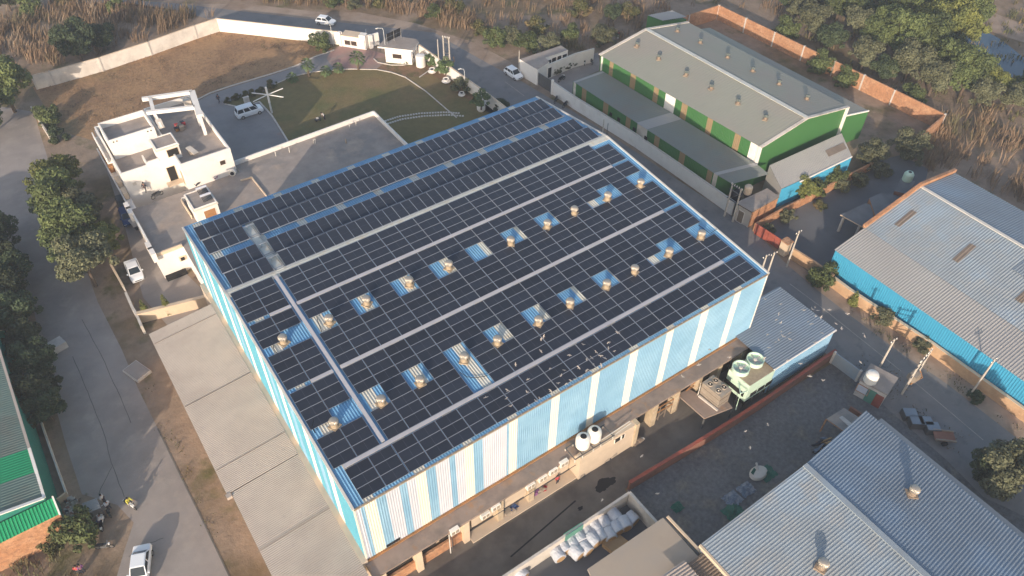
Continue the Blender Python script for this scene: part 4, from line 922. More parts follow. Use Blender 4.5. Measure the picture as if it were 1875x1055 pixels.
W('brick_wall','long orange brick wall along the verge in front of the bright blue shed','wall',[gxy(1521,524),gxy(1550,546),gxy(1620,592),gxy(1698.8,644),gxy(1790,710),gxy(1873.7,771),gxy(2050,898)],1.6,.35,'orangewall',cap='cream')

# ================================================================ BRIGHT BLUE SHED, right
bs_ = T('blue_shed','wide shed with a pale blue zinc roof over a bright blue sheet wall','shed',(82,-10,0)); YE = -60
E0 = G(1527,457.5,4.5); X0 = 70.0; N0 = E0.y; K0 = G(1583.2,418.7,5.5); R0 = G(1683,340.7,7.6); Q0 = G(1752,319,6.3)
def pr(p, x, z, y): return Vector((x,y,z))
E1,Kk,Rr,Qq = E0.x, K0.x, R0.x, Q0.x
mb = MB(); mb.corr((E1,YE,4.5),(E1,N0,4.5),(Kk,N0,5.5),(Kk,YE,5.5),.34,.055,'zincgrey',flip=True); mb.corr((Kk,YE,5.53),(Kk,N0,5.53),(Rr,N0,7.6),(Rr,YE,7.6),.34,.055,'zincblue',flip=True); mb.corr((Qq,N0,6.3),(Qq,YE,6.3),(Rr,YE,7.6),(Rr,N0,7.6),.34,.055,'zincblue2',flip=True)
P('roof', mb, bs_)
mb = MB(); mb.corr((X0,N0-.1,0),(X0,YE,0),(X0,YE,4.45),(X0,N0-.1,4.45),.3,.05,'cyanwall'); mb.add([(X0,N0-.1,0),(Rr,N0-.1,0),(Qq,N0-.1,0),(X0,N0-.1,4.4),(Rr,N0-.1,7.5),(Qq,N0-.1,6.2)],[(3,4,1,0),(4,5,2,1)],'brick'); mb.quad((Qq-.1,YE,0),(Qq-.1,N0-.1,0),(Qq-.1,N0-.1,6.2),(Qq-.1,YE,6.2),'cyanwall'); P('wall', mb, bs_)
mb = MB(); mb.beam((Kk,N0+.05,5.75),(Rr,N0+.05,7.95),.42,.5,'brick'); mb.beam((Rr,N0+.05,7.95),(Qq,N0+.05,6.7),.42,.5,'brick'); P('brick_coping', mb, bs_); mb = MB(); mb.beam((Rr,N0,7.7),(Rr,YE,7.7),.5,.08,'trim'); P('ridge_cap', mb, bs_)
a3, b3, c3 = Vector((Kk,0,5.53)), Vector((Kk,5,5.53)), Vector((Rr,0,7.6))
for k, qd in enumerate((((945,590),(985,610),(1110,505),(1070,485)),((1360,840),(1402,866),(1532,747),(1490,725)))):
    q4 = [plane_pt(1395+p[0]/3.906,260+p[1]/3.906,a3,b3,c3,.09) for p in qd]; mb = MB(); mb.corr(q4[0],q4[1],q4[2],q4[3],.34,.05,'brownsheet'); P('rooflight', mb, bs_)
q4 = [plane_pt(p[0],p[1],a3,b3,c3,.09) for p in ((1858,548),(1871,556),(1906,524),(1893,516))]; mb = MB(); mb.corr(*q4,.34,.05,'brownsheet'); P('rooflight', mb, bs_)
q4 = [plane_pt(p[0],p[1],a3,b3,c3,.07) for p in ((1853,493),(1875,508),(1905,484),(1883,470))]; mb = MB(); mb.corr(*q4,.34,.05,'zincblue2'); P('roof_patch', mb, bs_)
# low rooms at its gable
lr2 = T('low_rooms','row of low grey roofed rooms along the gable of the bright blue shed','outbuilding',(78,5,0)); mb = MB()
c1 = [gxy(1539,393,3.0),gxy(1583,417,3.0),gxy(1600,405,3.0),gxy(1598,376,3.0),gxy(1585,372,3.0)]; mb.prism(c1,2.8,3.0,'cream','roofdark')
for p in ((1546,396),(1575,412)): q = G(p[0],p[1],2.8); mb.beam((q.x,q.y,0),(q.x,q.y,2.8),.3,.3,'kerb')
P('canopy', mb, lr2); mb = MB(); c2_ = [gxy(1588,372,2.4),gxy(1600,408,2.4),gxy(1640,372,2.4),gxy(1610,362,2.4)]; mb.prism(c2_,0,3.3,'brick','roofdark'); P('room', mb, lr2)
mb = MB(); c3_ = [gxy(1600,371,2.8),gxy(1640,350,2.8),gxy(1668,352,2.8),gxy(1624,388,2.8)]; mb.prism(c3_,0,2.8,'cream','roofdark'); mb.prism([gxy(1638,350,3.4),gxy(1650,326,3.4),gxy(1676,332,3.4),gxy(1662,356,3.4)],0,3.4,'brickdark','roofdark'); P('room', mb, lr2)
q = G(1660,330,3.4); t = T('water_tank','pale green water tank on the low room at the blue shed gable','water tank',tuple(q)); mb = MB(); mb.lathe(q,[(.65,0),(.7,.1),(.7,1.1),(.5,1.4),(.25,1.45)],'mint',16); P('body', mb, t); mb = MB(); mb.lathe(q+Vector((0,0,1.45)),[(.25,0),(.22,.05),(.001,.06)],'black',12); P('lid', mb, t)
q = G(1661,722,0)
# ================================================================ right of the main factory: shed, cooling units, alley walls
rs = T('side_shed','low shed with a ribbed zinc roof and pale blue wall at the factory corner','shed',(53,-2,0))
mb = MB(); mb.corr((47.9,2.75,4.6),(47.9,-6.0,4.6),(58.6,-6.0,4.5),(58.6,2.75,4.5),.3,.045,'zincblue2'); P('roof', mb, rs)
mb = MB(); mb.corr((47.9,-5.85,0),(58.5,-5.85,0),(58.5,-5.85,4.45),(47.9,-5.85,4.45),.3,.05,'wallblue'); mb.quad((58.5,-5.85,0),(58.5,2.7,0),(58.5,2.7,4.45),(58.5,-5.85,4.45),'wallblue'); P('wall', mb, rs); mb = MB(); mb.beam((47.9,-6.0,4.55),(58.6,-6.0,4.47),.14,.16,'white'); P('fascia', mb, rs)
zc = 4.3; a_,b_,c_ = G(1373,708,zc),G(1419.6,678,zc),G(1335,677,zc); ct = T('cooling_tower','mint green cooling tower with two round fans beside the side shed','cooling tower',(a_.x,a_.y+2,0)); d_ = Vector((c_.x-a_.x,c_.y-a_.y,0)); u_ = Vector((b_.x-a_.x,b_.y-a_.y,0))
mb = MB(); cc = a_+d_/2+u_/2; mb.obox((cc.x,cc.y,2.9),u_/2,d_/2,(0,0,1.4),'mint'); P('casing', mb, ct); mb = MB(); mb.obox((cc.x,cc.y,zc+.04),u_/2*.97,d_/2*.97,(0,0,.03),'ventbase'); P('deck', mb, ct)
un, dn = u_.normalized(), d_.normalized()
for k in range(3):
    p = a_+u_*(.12+.31*k+.06)-dn*.02; mb = MB(); mb.obox((p.x+un.x*.45,p.y+un.y*.45,2.2),un*.5,dn*.04,(0,0,.32),'darkgap'); P('louvre', mb, ct)
for k in range(3):
    p = a_+d_*(.12+.3*k)-un*.02; mb = MB(); mb.obox((p.x+dn.x*.5,p.y+dn.y*.5,2.4),dn*.5,un*.04,(0,0,.35),'darkgap'); P('louvre', mb, ct)
for px_, py_ in ((1356.4,675),(1382.5,660)):
    q = G(px_,py_,zc+.35); q.z = zc+.05; mb = MB(); mb.lathe(q,[(1.0,0),(.95,.5),(1.0,.62),(.9,.62),(.86,.3)],'mint',22); fn = P('fan_collar', mb, ct); mb = MB(); mb.lathe(q+Vector((0,0,.28)),[(.88,0),(.001,.01)],'darkgap',20)
    for k in range(5): an = k*2*math.pi/5; mb.obox(q+Vector((.45*math.cos(an),.45*math.sin(an),.38)),(.4*math.cos(an),.4*math.sin(an),0),(-.12*math.sin(an),.12*math.cos(an),.03),(0,0,.015),'galv')
    mb.lathe(q+Vector((0,0,.35)),[(.2,0),(.2,.18),(.001,.2)],'whitedirty',10); P('fan', mb, fn)
mb = MB()
for k in range(4):
    p = a_+u_*k/3; mb.beam((p.x,p.y,0),(p.x,p.y,1.5),.14,.14,'poleiron'); p = a_+d_*k/3; mb.beam((p.x,p.y,0),(p.x,p.y,1.5),.14,.14,'poleiron')
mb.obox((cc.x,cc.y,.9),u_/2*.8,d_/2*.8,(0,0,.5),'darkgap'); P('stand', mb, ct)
mb = MB(); q1, q2 = a_-un*.3-Vector((0,0,.4))+dn*1.2, a_-un*1.4-Vector((0,0,.2)); mb.tube([q1,q2,Vector((q2.x,q2.y-.1,1.2))],.07,'mint'); mb.tube([a_-un*.2-Vector((0,0,.6)),q2],.07,'mint'); P('pipe', mb, ct)
pf = T('steel_platform','brown steel platform carrying the condenser above the alley','platform',tuple(G(1290,745,0))); zp = 1.9
p4 = [gxy(1240,722,zp),gxy(1290,766,zp),gxy(1341,746,zp),gxy(1322,722,zp),gxy(1300,735,zp),gxy(1262,712,zp)]; mb = MB(); mb.prism(p4,zp-.2,zp,'slab'); P('deck', mb, pf); mb = MB()
for p in p4[:3]: mb.beam((p[0],p[1],0),(p[0],p[1],zp-.2),.16,.16,'poleiron')
P('leg', mb, pf); mb = MB(); g1, g2 = G(1196,757,1.9), G(1241,733,1.9)
zt = 4.1; a_,b_,c_ = G(1320,727,zt),G(1340,713,zt),G(1287,700,zt); u_ = Vector((b_.x-a_.x,b_.y-a_.y,0)); d_ = Vector((c_.x-a_.x,c_.y-a_.y,0)); cn = T('condenser_unit','weathered steel condenser box with four round fans on the steel platform','condenser',(a_.x,a_.y+1,1.9))
cc = a_+u_/2+d_/2; mb = MB(); mb.obox((cc.x,cc.y,2.95),u_/2,d_/2,(0,0,1.03),'galvold'); mb.obox((cc.x,cc.y,3.99),u_/2*1.03,d_/2*1.03,(0,0,.05),'galvold'); mb.obox((cc.x,cc.y,3.35),u_/2*1.02,d_/2*1.02,(0,0,.03),'brownsheet'); mb.obox((cc.x,cc.y,2.45),u_/2*1.02,d_/2*1.02,(0,0,.03),'brownsheet'); P('casing', mb, cn)
for s in (.28,.74):
    for r_ in (.25,.75):
        q = a_+u_*r_+d_*s; q.z = 4.04; mb = MB(); mb.lathe(q,[(.36,0),(.34,.16),(.28,.16),(.26,.05)],'galvold',16); mb.lathe(q+Vector((0,0,.06)),[(.26,0),(.001,.01)],'darkgap',14); mb.lathe(q+Vector((0,0,.1)),[(.1,0),(.001,.1)],'whitedirty',8); P('fan', mb, cn)
mb = MB(); p = a_+d_-un*.25; mb.tube([Vector((p.x,p.y,1.9)),Vector((p.x,p.y,3.6)),Vector((p.x+.2,p.y+.2,3.8))],.05,'trim'); p = a_-dn*.25; mb.beam((p.x-.2,p.y,2.05),(c_.x-.3,c_.y-.2,2.05),.2,.25,'kerb'); P('pipe', mb, cn)
# stair and braces below the slab
st = T('braced_gangway','brown braced steel frame and gangway below the factory slab','steel frame',tuple(G(1230,750))); mb = MB(); a_, b_ = G(1196,760,1.6), G(1243,733,1.9)
for dz in (0,.9): mb.beam(a_+Vector((0,0,dz)),b_+Vector((0,0,dz)),.1,.12,'rust')
for k in range(5):
    p = a_.lerp(b_,k/4); mb.beam((p.x,p.y,0),(p.x,p.y,2.6),.09,.09,'brownsheet')
mb.beam(a_-Vector((0,0,1.6)),b_+Vector((0,0,.6)),.07,.07,'brownsheet'); a_, b_ = G(1256,716,2.2), G(1282,700,2.2); mb.beam(a_,b_+Vector((0,0,1.2)),.07,.07,'rust'); mb.beam(a_+Vector((0,0,1.2)),b_,.07,.07,'rust'); mb.beam(a_,b_,.08,.1,'rust'); P('brace', mb, st)
# AC units on the wall above the alley
def ac_proto():
    t = T('air_conditioner','white outdoor unit','air conditioner'); mb = MB(); mb.box(-.48,.48,-.2,.2,0,.72,'plasticwhite'); P('casing', mb, t); mb = MB()
    for s in (-.22,.22):
        mb.box(s-.17,s+.17,-.225,-.201,.12,.6,'galvold')
    P('grille', mb, t); mb = MB(); mb.box(-.4,-.35,-.2,.55,-.06,0,'poleiron'); mb.box(.35,.4,-.2,.55,-.06,0,'poleiron'); P('bracket', mb, t); return t
ac = ac_proto(); fst = True
for i, p in enumerate(((832,972),(888,943),(907,928),(971,889),(993,875),(1012,862),(1032,848))):
    q = GY(p[0],p[1],-1.95); c = ac if fst else copy_tree(ac); fst = False
    place(c,(q.x,q.y,q.z-.36),0,1.0,'white air conditioner unit, %s from the left along the alley wall' % roword[i],'air conditioners on the alley wall')
tk0 = None
for i, (p, lb) in enumerate((((1066.4,815),'left white water tank on the frame over the alley'),((1087,803),'right white water tank on the frame over the alley'))):
    q = GY(p[0],p[1],-1.75); q.z = 4.75; t = T('water_tank', lb, 'water tank', tuple(q), 'white tanks over the alley'); mb = MB(); mb.lathe(q,[(.55,0),(.72,.12),(.76,.3),(.76,1.25),(.66,1.5),(.36,1.62),(.34,1.68)],'plasticwhite',22); P('body', mb, t); mb = MB(); mb.lathe(q+Vector((0,0,1.68)),[(.34,0),(.3,.06),(.001,.07)],'black',14); P('lid', mb, t)
fr_t = T('tank_frame','steel frame holding the two white water tanks over the alley','tank frame',(24.5,-1.75,4.2)); mb = MB()
for y in (-2.6,-1.0): mb.beam((22.2,y,4.66),(27.4,y,4.66),.09,.12,'poleiron')
for x in (22.2,23.2,24.6,25.6,27.2):
    mb.beam((x,-2.6,4.66),(x,-1.0,4.66),.08,.1,'poleiron'); mb.beam((x,-2.6,4.1),(x,-2.6,4.66),.08,.08,'trim'); mb.beam((x,-1,4.1),(x,-1,4.66),.08,.08,'trim')
P('frame', mb, fr_t)
mb = MB(); q = G(1086,812,4.2)
# clutter at the foot of the wall
for k, (px_,py_,c_,lb) in enumerate(((937,936,'clothblue','blue drum at the foot of the alley wall'),(982,902,'clothpurple','purple sack heap below the air conditioners'),(991,900,'clothred','red sack heap below the air conditioners'),(1070,866,'clothdark','dark heap of scrap below the tanks, left'),(1098,845,'galvold','pile of boards below the tanks, middle'),(1122,832,'brownsheet','pile of boards below the tanks, right'),(1108,842,'clothdark','dark crates between two board piles below the tanks'),(1165,812,'brownsheet','long low board pile by the tank block'))):
    q = G(px_,py_); mb = MB()
    for i in range(8): mb.obox((q.x+random.uniform(-.6,.6),q.y+random.uniform(-.2,.2),random.uniform(.1,.45)),(random.uniform(.15,.4),random.uniform(-.08,.08),.03),(-.06,random.uniform(.1,.25),0),(0,.03,random.uniform(.08,.2)),random.choice([c_,c_,'galvold']))
    tag(P('sack_heap' if 'sack' in lb else 'scrap_heap', mb, loc=q), lb, 'heap')
# walls round the alley and storage yard
W('brick_wall','dark red brick wall between the alley and the gravel yard','wall',[gxy(1150,897),gxy(1253,835),gxy(1330,787),gxy(1395,745),gxy(1524,655)],1.45,.3,'brickdark',cap='redpaint')
W('boundary_wall','pale rendered wall between the alley and the yard of wrapped bales','wall',[(-1.2,-7.6),(9,-7.62),(17,-7.62),(25.5,-7.6)],2.1,.2,'whitedirty',cap='kerb')
W('boundary_wall','pale rendered wall between the wrapped bales and the gravel yard','wall',[(25.5,-7.6),(25.55,-12.5)],2.2,.22,'whitedirty',cap='kerb')
mb = MB()
for x0, x1 in ((5.2,8.4),(17.2,19.4)): mb.box(x0,x1,-7.78,-7.71,0,2.25,'mintdark'); mb.box(x0,x1,-7.5,-7.44,0,2.25,'mintdark')
tag(P('sheet_screen', mb),'dull green sheet screens fixed over the pale alley wall','screen')
W('boundary_wall','grey blue panel wall across the right end of the gravel yard','wall',[gxy(1521,664),gxy(1567,698)],1.9,.15,'zincblue',posts=3.0,pm='kerb')
# bales
def bale_proto():
    t = T('wrapped_bale','wrapped bale','bale'); mb = MB(); n = 18; L_ = .62; vs = []; fs = []
    prof = [(.50,-L_),(.66,-L_+.05),(.70,-.2),(.69,.1),(.70,.35),(.66,L_-.05),(.5,L_)]
    for (r_, y) in prof: vs += [(r_*(1+.03*math.sin(5*a_+y*7))*math.cos(a_), y, .68+r_*(1+.03*math.sin(5*a_+y*7))*math.sin(a_)) for a_ in [2*math.pi*j/n for j in range(n)]]
    for i in range(len(prof)-1):
        for j in range(n): fs.append((i*n+j,(i+1)*n+j,(i+1)*n+(j+1)%n,i*n+(j+1)%n))
    mb.add(vs,fs,'wrap'); mb.add([vs[j] for j in range(n)]+[(0,-L_-.02,.68)],[(n,(j+1)%n,j) for j in range(n)],'cardboard'); mb.add([vs[(len(prof)-1)*n+j] for j in range(n)]+[(0,L_+.02,.68)],[(n,j,(j+1)%n) for j in range(n)],'wrap'); P('roll', mb, t); return t
bp = bale_proto(); fst = True
BL1 = [(325,890),(415,790),(530,725),(630,650),(745,575),(850,500),(985,450),(1125,340)]; BL2 = [(590,860),(720,800),(825,690),(940,630),(1060,605),(1160,515),(1270,455),(1380,375)]
for rw, lst in enumerate((BL1,BL2)):
    for i, p in enumerate(lst):
        q = G(980+p[0]/7.8125,900+p[1]/7.8125,.8); c = bp if fst else copy_tree(bp); fst = False
        place(c,(q.x,q.y,0),random.uniform(-.22,.22)-.08,random.uniform(.95,1.08),'white wrapped round bale, %s from the left in the %s row' % (roword[i],'rear' if rw == 0 else 'front'),'white wrapped bales in the walled yard')
c = copy_tree(bp); q = G(953,1050,.8); place(c,(q.x,q.y,0),.3,1.0,'white wrapped round bale alone at the lower edge left of the others','white wrapped bales in the walled yard')
mb = MB(); q = G(1126,996,.3); mb.obox((q.x,q.y,.3),(.95,.25,0),(-.2,.85,0),(0,0,.3),'cardboard'); tag(P('cardboard_box', mb, loc=(q.x,q.y,0)),'large open cardboard box in front of the wrapped bales','box')
# tan roofed shed and lower sheds at the bottom
ts = T('tan_shed','shed with a wide flat tan roof below the wrapped bales','shed',(20,-18,0)); mb = MB(); pts = [gxy(1214,948,4.2),gxy(1076,1042,4.2),gxy(1092,1075,4.2),(13.5,-40),(25.4,-40),gxy(1272,1012,4.2)]; mb.prism(pts,3.9,4.2,'tansheet','tansheet'); P('roof', mb, ts); mb = MB(); mb.prism([(16.5,-12.6),(25.0,-12.6),(25.0,-40),(15,-40)],0,3.89,'plaster'); P('wall', mb, ts)
mb = MB(); a_, b_ = G(1222,946,4.2), G(1284,1012,4.2); mb.beam(a_,b_,.25,.2,'cream'); mb.beam(a_+Vector((-.35,0,-.05)),b_+Vector((-.35,0,-.05)),.1,.15,'poleiron'); P('edge_beam', mb, ts)
z5 = 5.0; A,B,C,D = G(1209,1056,z5),G(1253,1026,z5),G(1297,1075,z5),G(1253,1105,z5); l1 = T('low_shed','low shed with a ribbed tan and brown roof at the bottom beside the tan roof','shed',(A.x,A.y,0)); mb = MB(); d1 = (C-B); mb.corr(B,B+d1*3,A+d1*3,A,.3,.06,'asbestos',flip=True); P('roof', mb, l1)
B2 = G(1290,1010,4.6); mb = MB(); d2 = Vector((0,-14,0)); a2 = Vector((B.x+.05,B2.y,4.6)); mb.corr(a2,a2+d2,B2+d2,B2,.3,.06,'brownsheet',flip=True); P('side_roof', mb, l1); mb = MB(); mb.box(A.x+.3,B2.x,B2.y-14,min(A.y,B2.y)-.3,0,4.4,'plaster'); P('wall', mb, l1)
# ================================================================ ZINC SHED bottom right
zs = T('zinc_shed','wide shed with a blue grey ribbed zinc roof at the lower right corner','shed',(38,-30,0)); e0, r0, e1 = G(1284,996,6.0), G(1473,851.5,7.5), G(1585.5,752,6.0); ye = -62
mb = MB(); yn = (e0.y+r0.y+e1.y)/3
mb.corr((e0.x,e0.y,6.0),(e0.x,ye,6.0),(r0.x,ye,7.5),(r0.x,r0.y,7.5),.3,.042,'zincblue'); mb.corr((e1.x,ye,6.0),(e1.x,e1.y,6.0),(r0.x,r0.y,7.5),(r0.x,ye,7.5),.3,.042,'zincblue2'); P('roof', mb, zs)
mb = MB(); mb.beam((r0.x,r0.y,7.58),(r0.x,ye,7.58),.6,.1,'zincblue'); P('ridge_cap', mb, zs); mb = MB(); mb.box(e0.x+.2,e1.x-.2,ye,yn-.3,0,5.9,'zincgrey'); mb.add([(e0.x+.2,yn-.3,5.9),(e1.x-.2,yn-.3,5.9),(r0.x,yn-.3,7.35)],[(0,1,2),(2,1,0)],'zincgrey'); P('wall', mb, zs)
mb = MB(); mb.beam((e0.x-.16,e0.y,5.86),(e0.x-.16,ye,5.86),.22,.36,'cream'); mb.beam((e1.x+.4,e1.y-1.4,5.4),(e1.x+.4,ye,5.4),1.3,.06,'zincgrey'); P('gutter', mb, zs)
vz = make_vent(2); pa = (Vector((e0.x,0,6.0)),Vector((e0.x,-5,6.0)),Vector((r0.x,0,7.5))); pb = (Vector((e1.x,0,6.0)),Vector((e1.x,-5,6.0)),Vector((r0.x,0,7.5)))
place(vz, plane_pt(1503,1039,*pa,.05),.3,1.0,'turbine ventilator near the bottom edge on the zinc shed roof','ventilators on the zinc shed'); place(copy_tree(vz), plane_pt(1669,905,*pb,.05),.9,1.0,'turbine ventilator on the right slope of the zinc shed roof','ventilators on the zinc shed')
# hut with tank at the yard corner
a_, b_ = G(1562,722), G(1609,748); d_ = (b_-a_).normalized(); n_ = Vector((-d_.y,d_.x,0)); n_ = n_ if n_.x+n_.y > 0 else -n_; L_ = (b_-a_).length
yh = T('yard_hut','small rendered hut with window, green door and red side in the gravel yard corner','hut',tuple(a_)); cc = a_+d_*L_*.5+n_*1.5; mb = MB(); mb.obox((cc.x,cc.y,1.3),d_*L_*.5,n_*1.5,(0,0,1.3),'kerb'); mb.obox((cc.x,cc.y,2.68),d_*L_*.53,n_*1.6,(0,0,.08),'flatroof'); P('wall', mb, yh)
opening(yh,'window',a_+d_*L_*.22+Vector((0,0,1.45)),d_,-n_,1.3,1.1,'brick','wallpale'); opening(yh,'door',a_+d_*L_*.55+Vector((0,0,1.05)),d_,-n_,.9,2.0,'mintdark','mintdark'); mb = MB(); p = a_+d_*L_*.84-n_*.04; mb.obox((p.x,p.y,1.0),d_*L_*.15,n_*.04,(0,0,1.0),'redpaint'); P('painted_panel', mb, yh)
q = G(1592,698,2.76); t = T('water_tank','white water tank on the small hut in the gravel yard corner','water tank',tuple(q)); mb = MB(); mb.lathe(q,[(.68,0),(.74,.1),(.74,1.1),(.6,1.4),(.25,1.5),(.001,1.52)],'plasticwhite',18); P('body', mb, t)
mb = MB()
for (x,y) in ((1513,768),(1545,748),(1602,784),(1566,806)): q = G(x,y,2.3); mb.beam((q.x,q.y,0),(q.x,q.y,2.3),.15,.15,'brick')
mb.prism([gxy(1513,768,2.3),gxy(1545,748,2.3),gxy(1602,784,2.3),gxy(1566,806,2.3)],2.25,2.4,'brick','flatroof'); mb.prism([gxy(1536,765,2.4),gxy(1542,762,2.4),gxy(1575,788,2.4),gxy(1566,792,2.4)],2.41,2.45,'kerb'); tag(P('canopy_shed', mb),'low open shed with a dark slab roof beside the zinc shed','shed')
W('brick_wall','dark red low brick wall from the yard hut to the zinc shed','wall',[gxy(1552,754),gxy(1585,775)],1.0,.25,'brickdark')
# yard things
q = G(1388,868); t = T('round_basket','round pale and green basket shell lying in the gravel yard','basket',tuple(q)); mb = MB(); n = 18
mb.lathe(q,[(1.1,.05),(1.14,.2),(.95,.42),(.001,.5)],'whitedirty',n); mb.v = [(p[0],q.y+(p[1]-q.y)*.7,p[2]) for p in mb.v]; P('shell', mb, t); mb = MB(); mb.tube([q+Vector((0,.2,.6)),q+Vector((.3,.8,.9))],.12,'kerb'); mb.obox(q+Vector((-.45,.3,.46)),(.35,.1,0),(-.05,.2,.1),(0,0,.04),'tarpgreen'); P('spout', mb, t)
for k, (px_,py_,s_,m_,lb) in enumerate(((1404,868,1.1,'tarpgreen','dark green tarpaulin beside the round basket'),(1240,930,.7,'tarpgreen','small green tarpaulin bundle in the gravel yard'),(1342,938,1.2,'tarpgreen','green tarpaulin half under the zinc shed edge'),(1366,897,1.0,'tarpblue','blue grey tarpaulin heap in the gravel yard, right'),(1341,915,1.1,'tarpblue','blue grey tarpaulin heap in the gravel yard, left'))):
    q = G(px_,py_); mb = MB(); n = 9; vs = [(q.x+s_*(i/(n-1)-.5)*1.7+random.uniform(-.08,.08), q.y+s_*(j/(n-1)-.5)*1.4+random.uniform(-.08,.08), .04+.3*s_*max(0,1-2.2*abs(i/(n-1)-.5))*max(0,1-2*abs(j/(n-1)-.5))+random.uniform(0,.14)) for j in range(n) for i in range(n)]
    mb.add(vs,[(j*n+i,j*n+i+1,(j+1)*n+i+1,(j+1)*n+i) for j in range(n-1) for i in range(n-1)],m_); tag(P('tarpaulin', mb, loc=q), lb, 'tarpaulin')
mb = MB(); q = G(1502,822); 
for i in range(14): mb.obox((q.x+random.uniform(-1.2,1.2),q.y+random.uniform(-.8,.8),random.uniform(.1,.6)),(random.uniform(.2,.8),random.uniform(-.2,.2),.03),(-.1,random.uniform(.08,.2),0),(0,0,random.uniform(.04,.2)),random.choice(['rust','cardboard','clothdark','tarpblue']))
tag(P('scrap_heap', mb, loc=q),'rusty scrap heap at the gravel yard edge of the zinc shed','scrap')
# things in the strip between the zinc shed and the road
for k, (px_,py_) in enumerate(((1662,764),(1674,778),(1690,779),(1703,789))):
    q = G(px_,py_); mb = MB(); mb.obox((q.x,q.y,.45),(.6,-.45,0),(.35,.5,0),(0,0,.45),'poleiron'); mb.obox((q.x,q.y,.93),(.55,-.42,0),(.32,.46,0),(0,0,.03),'zincblue2'); tag(P('metal_bin', mb, loc=q),'dull grey blue bin, %s from the left, in the strip behind the zinc shed' % roword[k],'bin','bins behind the zinc shed')
q = G(1724,806); t = T('cart','red flat cart in the strip behind the zinc shed','cart',tuple(q)); mb = MB(); mb.obox(q+Vector((0,0,.75)),(.8,-.75,0),(.45,.48,0),(0,0,.06),'brickdark'); mb.obox(q+Vector((-.45,-.48,.88)),(.8,-.75,0),(.03,.03,0),(0,0,.12),'galvold'); mb.obox(q+Vector((.45,.48,.88)),(.8,-.75,0),(.03,.03,0),(0,0,.12),'galvold'); P('bed', mb, t)
for s in (-1,1):
    c = q+Vector((.5*s,.55*s,.35)); mb = MB(); mb.tube([c-Vector((.06*s,.07*s,0)),c+Vector((.06*s,.07*s,0))],.35,'rubber',14); P('wheel', mb, t)
# neighbours of the photograph's lower edge whose roofs stand just outside it
ob = T('corner_shed','long low shed along the lower edge of the storage yard','shed',(4,-24,0)); mb = MB(); mb.box(-12,13,-40,-19.5,0,4.6,'plaster'); P('wall', mb, ob); mb = MB(); mb.corr((-12.3,-40,4.7),(13.3,-40,4.7),(13.3,-19.2,4.7),(-12.3,-19.2,4.7),.3,.05,'asbestos'); P('roof', mb, ob)
# ================================================================ poles
def pole(base, h, label, r=.13, arms=True, lean=(0,0), m_='pole', grp='electric poles'):
    t = T('electric_pole', label, 'pole', tuple(base), grp); top = base+Vector((lean[0],lean[1],h)); mb = MB(); mb.tube([base,top],r,m_,8,r*.7); P('shaft', mb, t)
    if arms:
        mb = MB(); mb.beam(top+Vector((-.6,0,-.35)),top+Vector((.6,0,-.35)),.09,.09,'poleiron')
        for s in (-.5,0,.5): mb.tube([top+Vector((s,0,-.3)),top+Vector((s,0,-.12))],.05,'white',6)
        P('crossarm', mb, t)
    return t
pole(G(1602,688),6.6,'single concrete pole behind the small hut with the white tank',.14)
pole(G(1773.5,727),6.9,'pale leaning pole on the verge in front of the bright blue wall',.13)
pole(G(1440,489),6.5,'concrete pole between the red gate and the orange brick wall',.13)
qa = G(1404,467,8.0); pole(Vector((qa.x,qa.y,0)),8.0,'shorter of two concrete poles behind the right corner of the striped factory',.14)
qa = G(1418.5,462,8.3); pole(Vector((qa.x,qa.y,0)),8.3,'taller of two concrete poles behind the right corner of the striped factory',.14)
pole(G(950,136),4.6,'grey pole between the parked car and the compound house',.1,False)
qa = G(1106,219,6.0); pole(Vector((qa.x,qa.y,0)),6.0,'pole with a pale head standing before the long white wall',.11,False); qa = G(1113.5,226,5.6); pole(Vector((qa.x,qa.y,0)),5.6,'thin dark pole standing before the long white wall',.06,False,m_='poleiron')
def hpole(b0, b1, h, label, tank=True):
    t = T('transformer_pole', label, 'transformer pole', tuple((b0+b1)/2), 'transformer poles'); mb = MB()
    for b in (b0,b1): mb.tube([b,b+Vector((0,0,h))],.15,'pole',8,.11)
    P('shaft', mb, t); mb = MB()
    for z in (h-.3,h-1.1,h*.55): mb.beam(b0+Vector((0,0,z))-(b1-b0)*.2,b1+Vector((0,0,z))+(b1-b0)*.2,.12,.12,'poleiron')
    mb.beam(b0+Vector((0,0,h*.55)),b1+Vector((0,0,h-1.1)),.06,.06,'poleiron'); P('crossarm', mb, t); mb = MB(); d = (b1-b0)
    for f_ in (-.1,.25,.5,.75,1.1): mb.tube([b0+d*f_+Vector((0,0,h-.25)),b0+d*f_+Vector((0,0,h+.05))],.05,'white',6)
    P('insulator', mb, t)
    if tank:
        c = (b0+b1)/2+Vector((0,0,h*.32)); mb = MB(); mb.box(c.x-.55,c.x+.55,c.y-.4,c.y+.4,c.z-.1,c.z+.9,'galvold')
        for k in range(6): mb.box(c.x-.5+.18*k,c.x-.45+.18*k,c.y-.55,c.y+.55,c.z,c.z+.75,'galvold')
        P('transformer', mb, t); mb = MB(); mb.tube([c+Vector((-.9,-.3,-.15)),c+Vector((1.2,-.5,-.15)),c+Vector((1.5,.2,.3))],.08,'rust'); P('bracket', mb, t)
    return t
hpole(G(1651,722),G(1668,703),6.2,'double pole with a transformer and an orange bracket between the road and the yard hut')
qa, qb = G(811,66,7.0), G(821.5,68,7.0); hpole(Vector((qa.x,qa.y,0)),Vector((qb.x,qb.y,0)),7.0,'double transformer pole beside the top road behind the lawn wall')
qa = G(801,72,6.6); pole(Vector((qa.x,qa.y,0)),6.6,'single pale pole left of the transformer pole by the lawn wall',.12,False,grp='')
hpole(G(1326,396),G(1341,406),6.0,'iron double pole in front of the brick hut by the white wall',False)
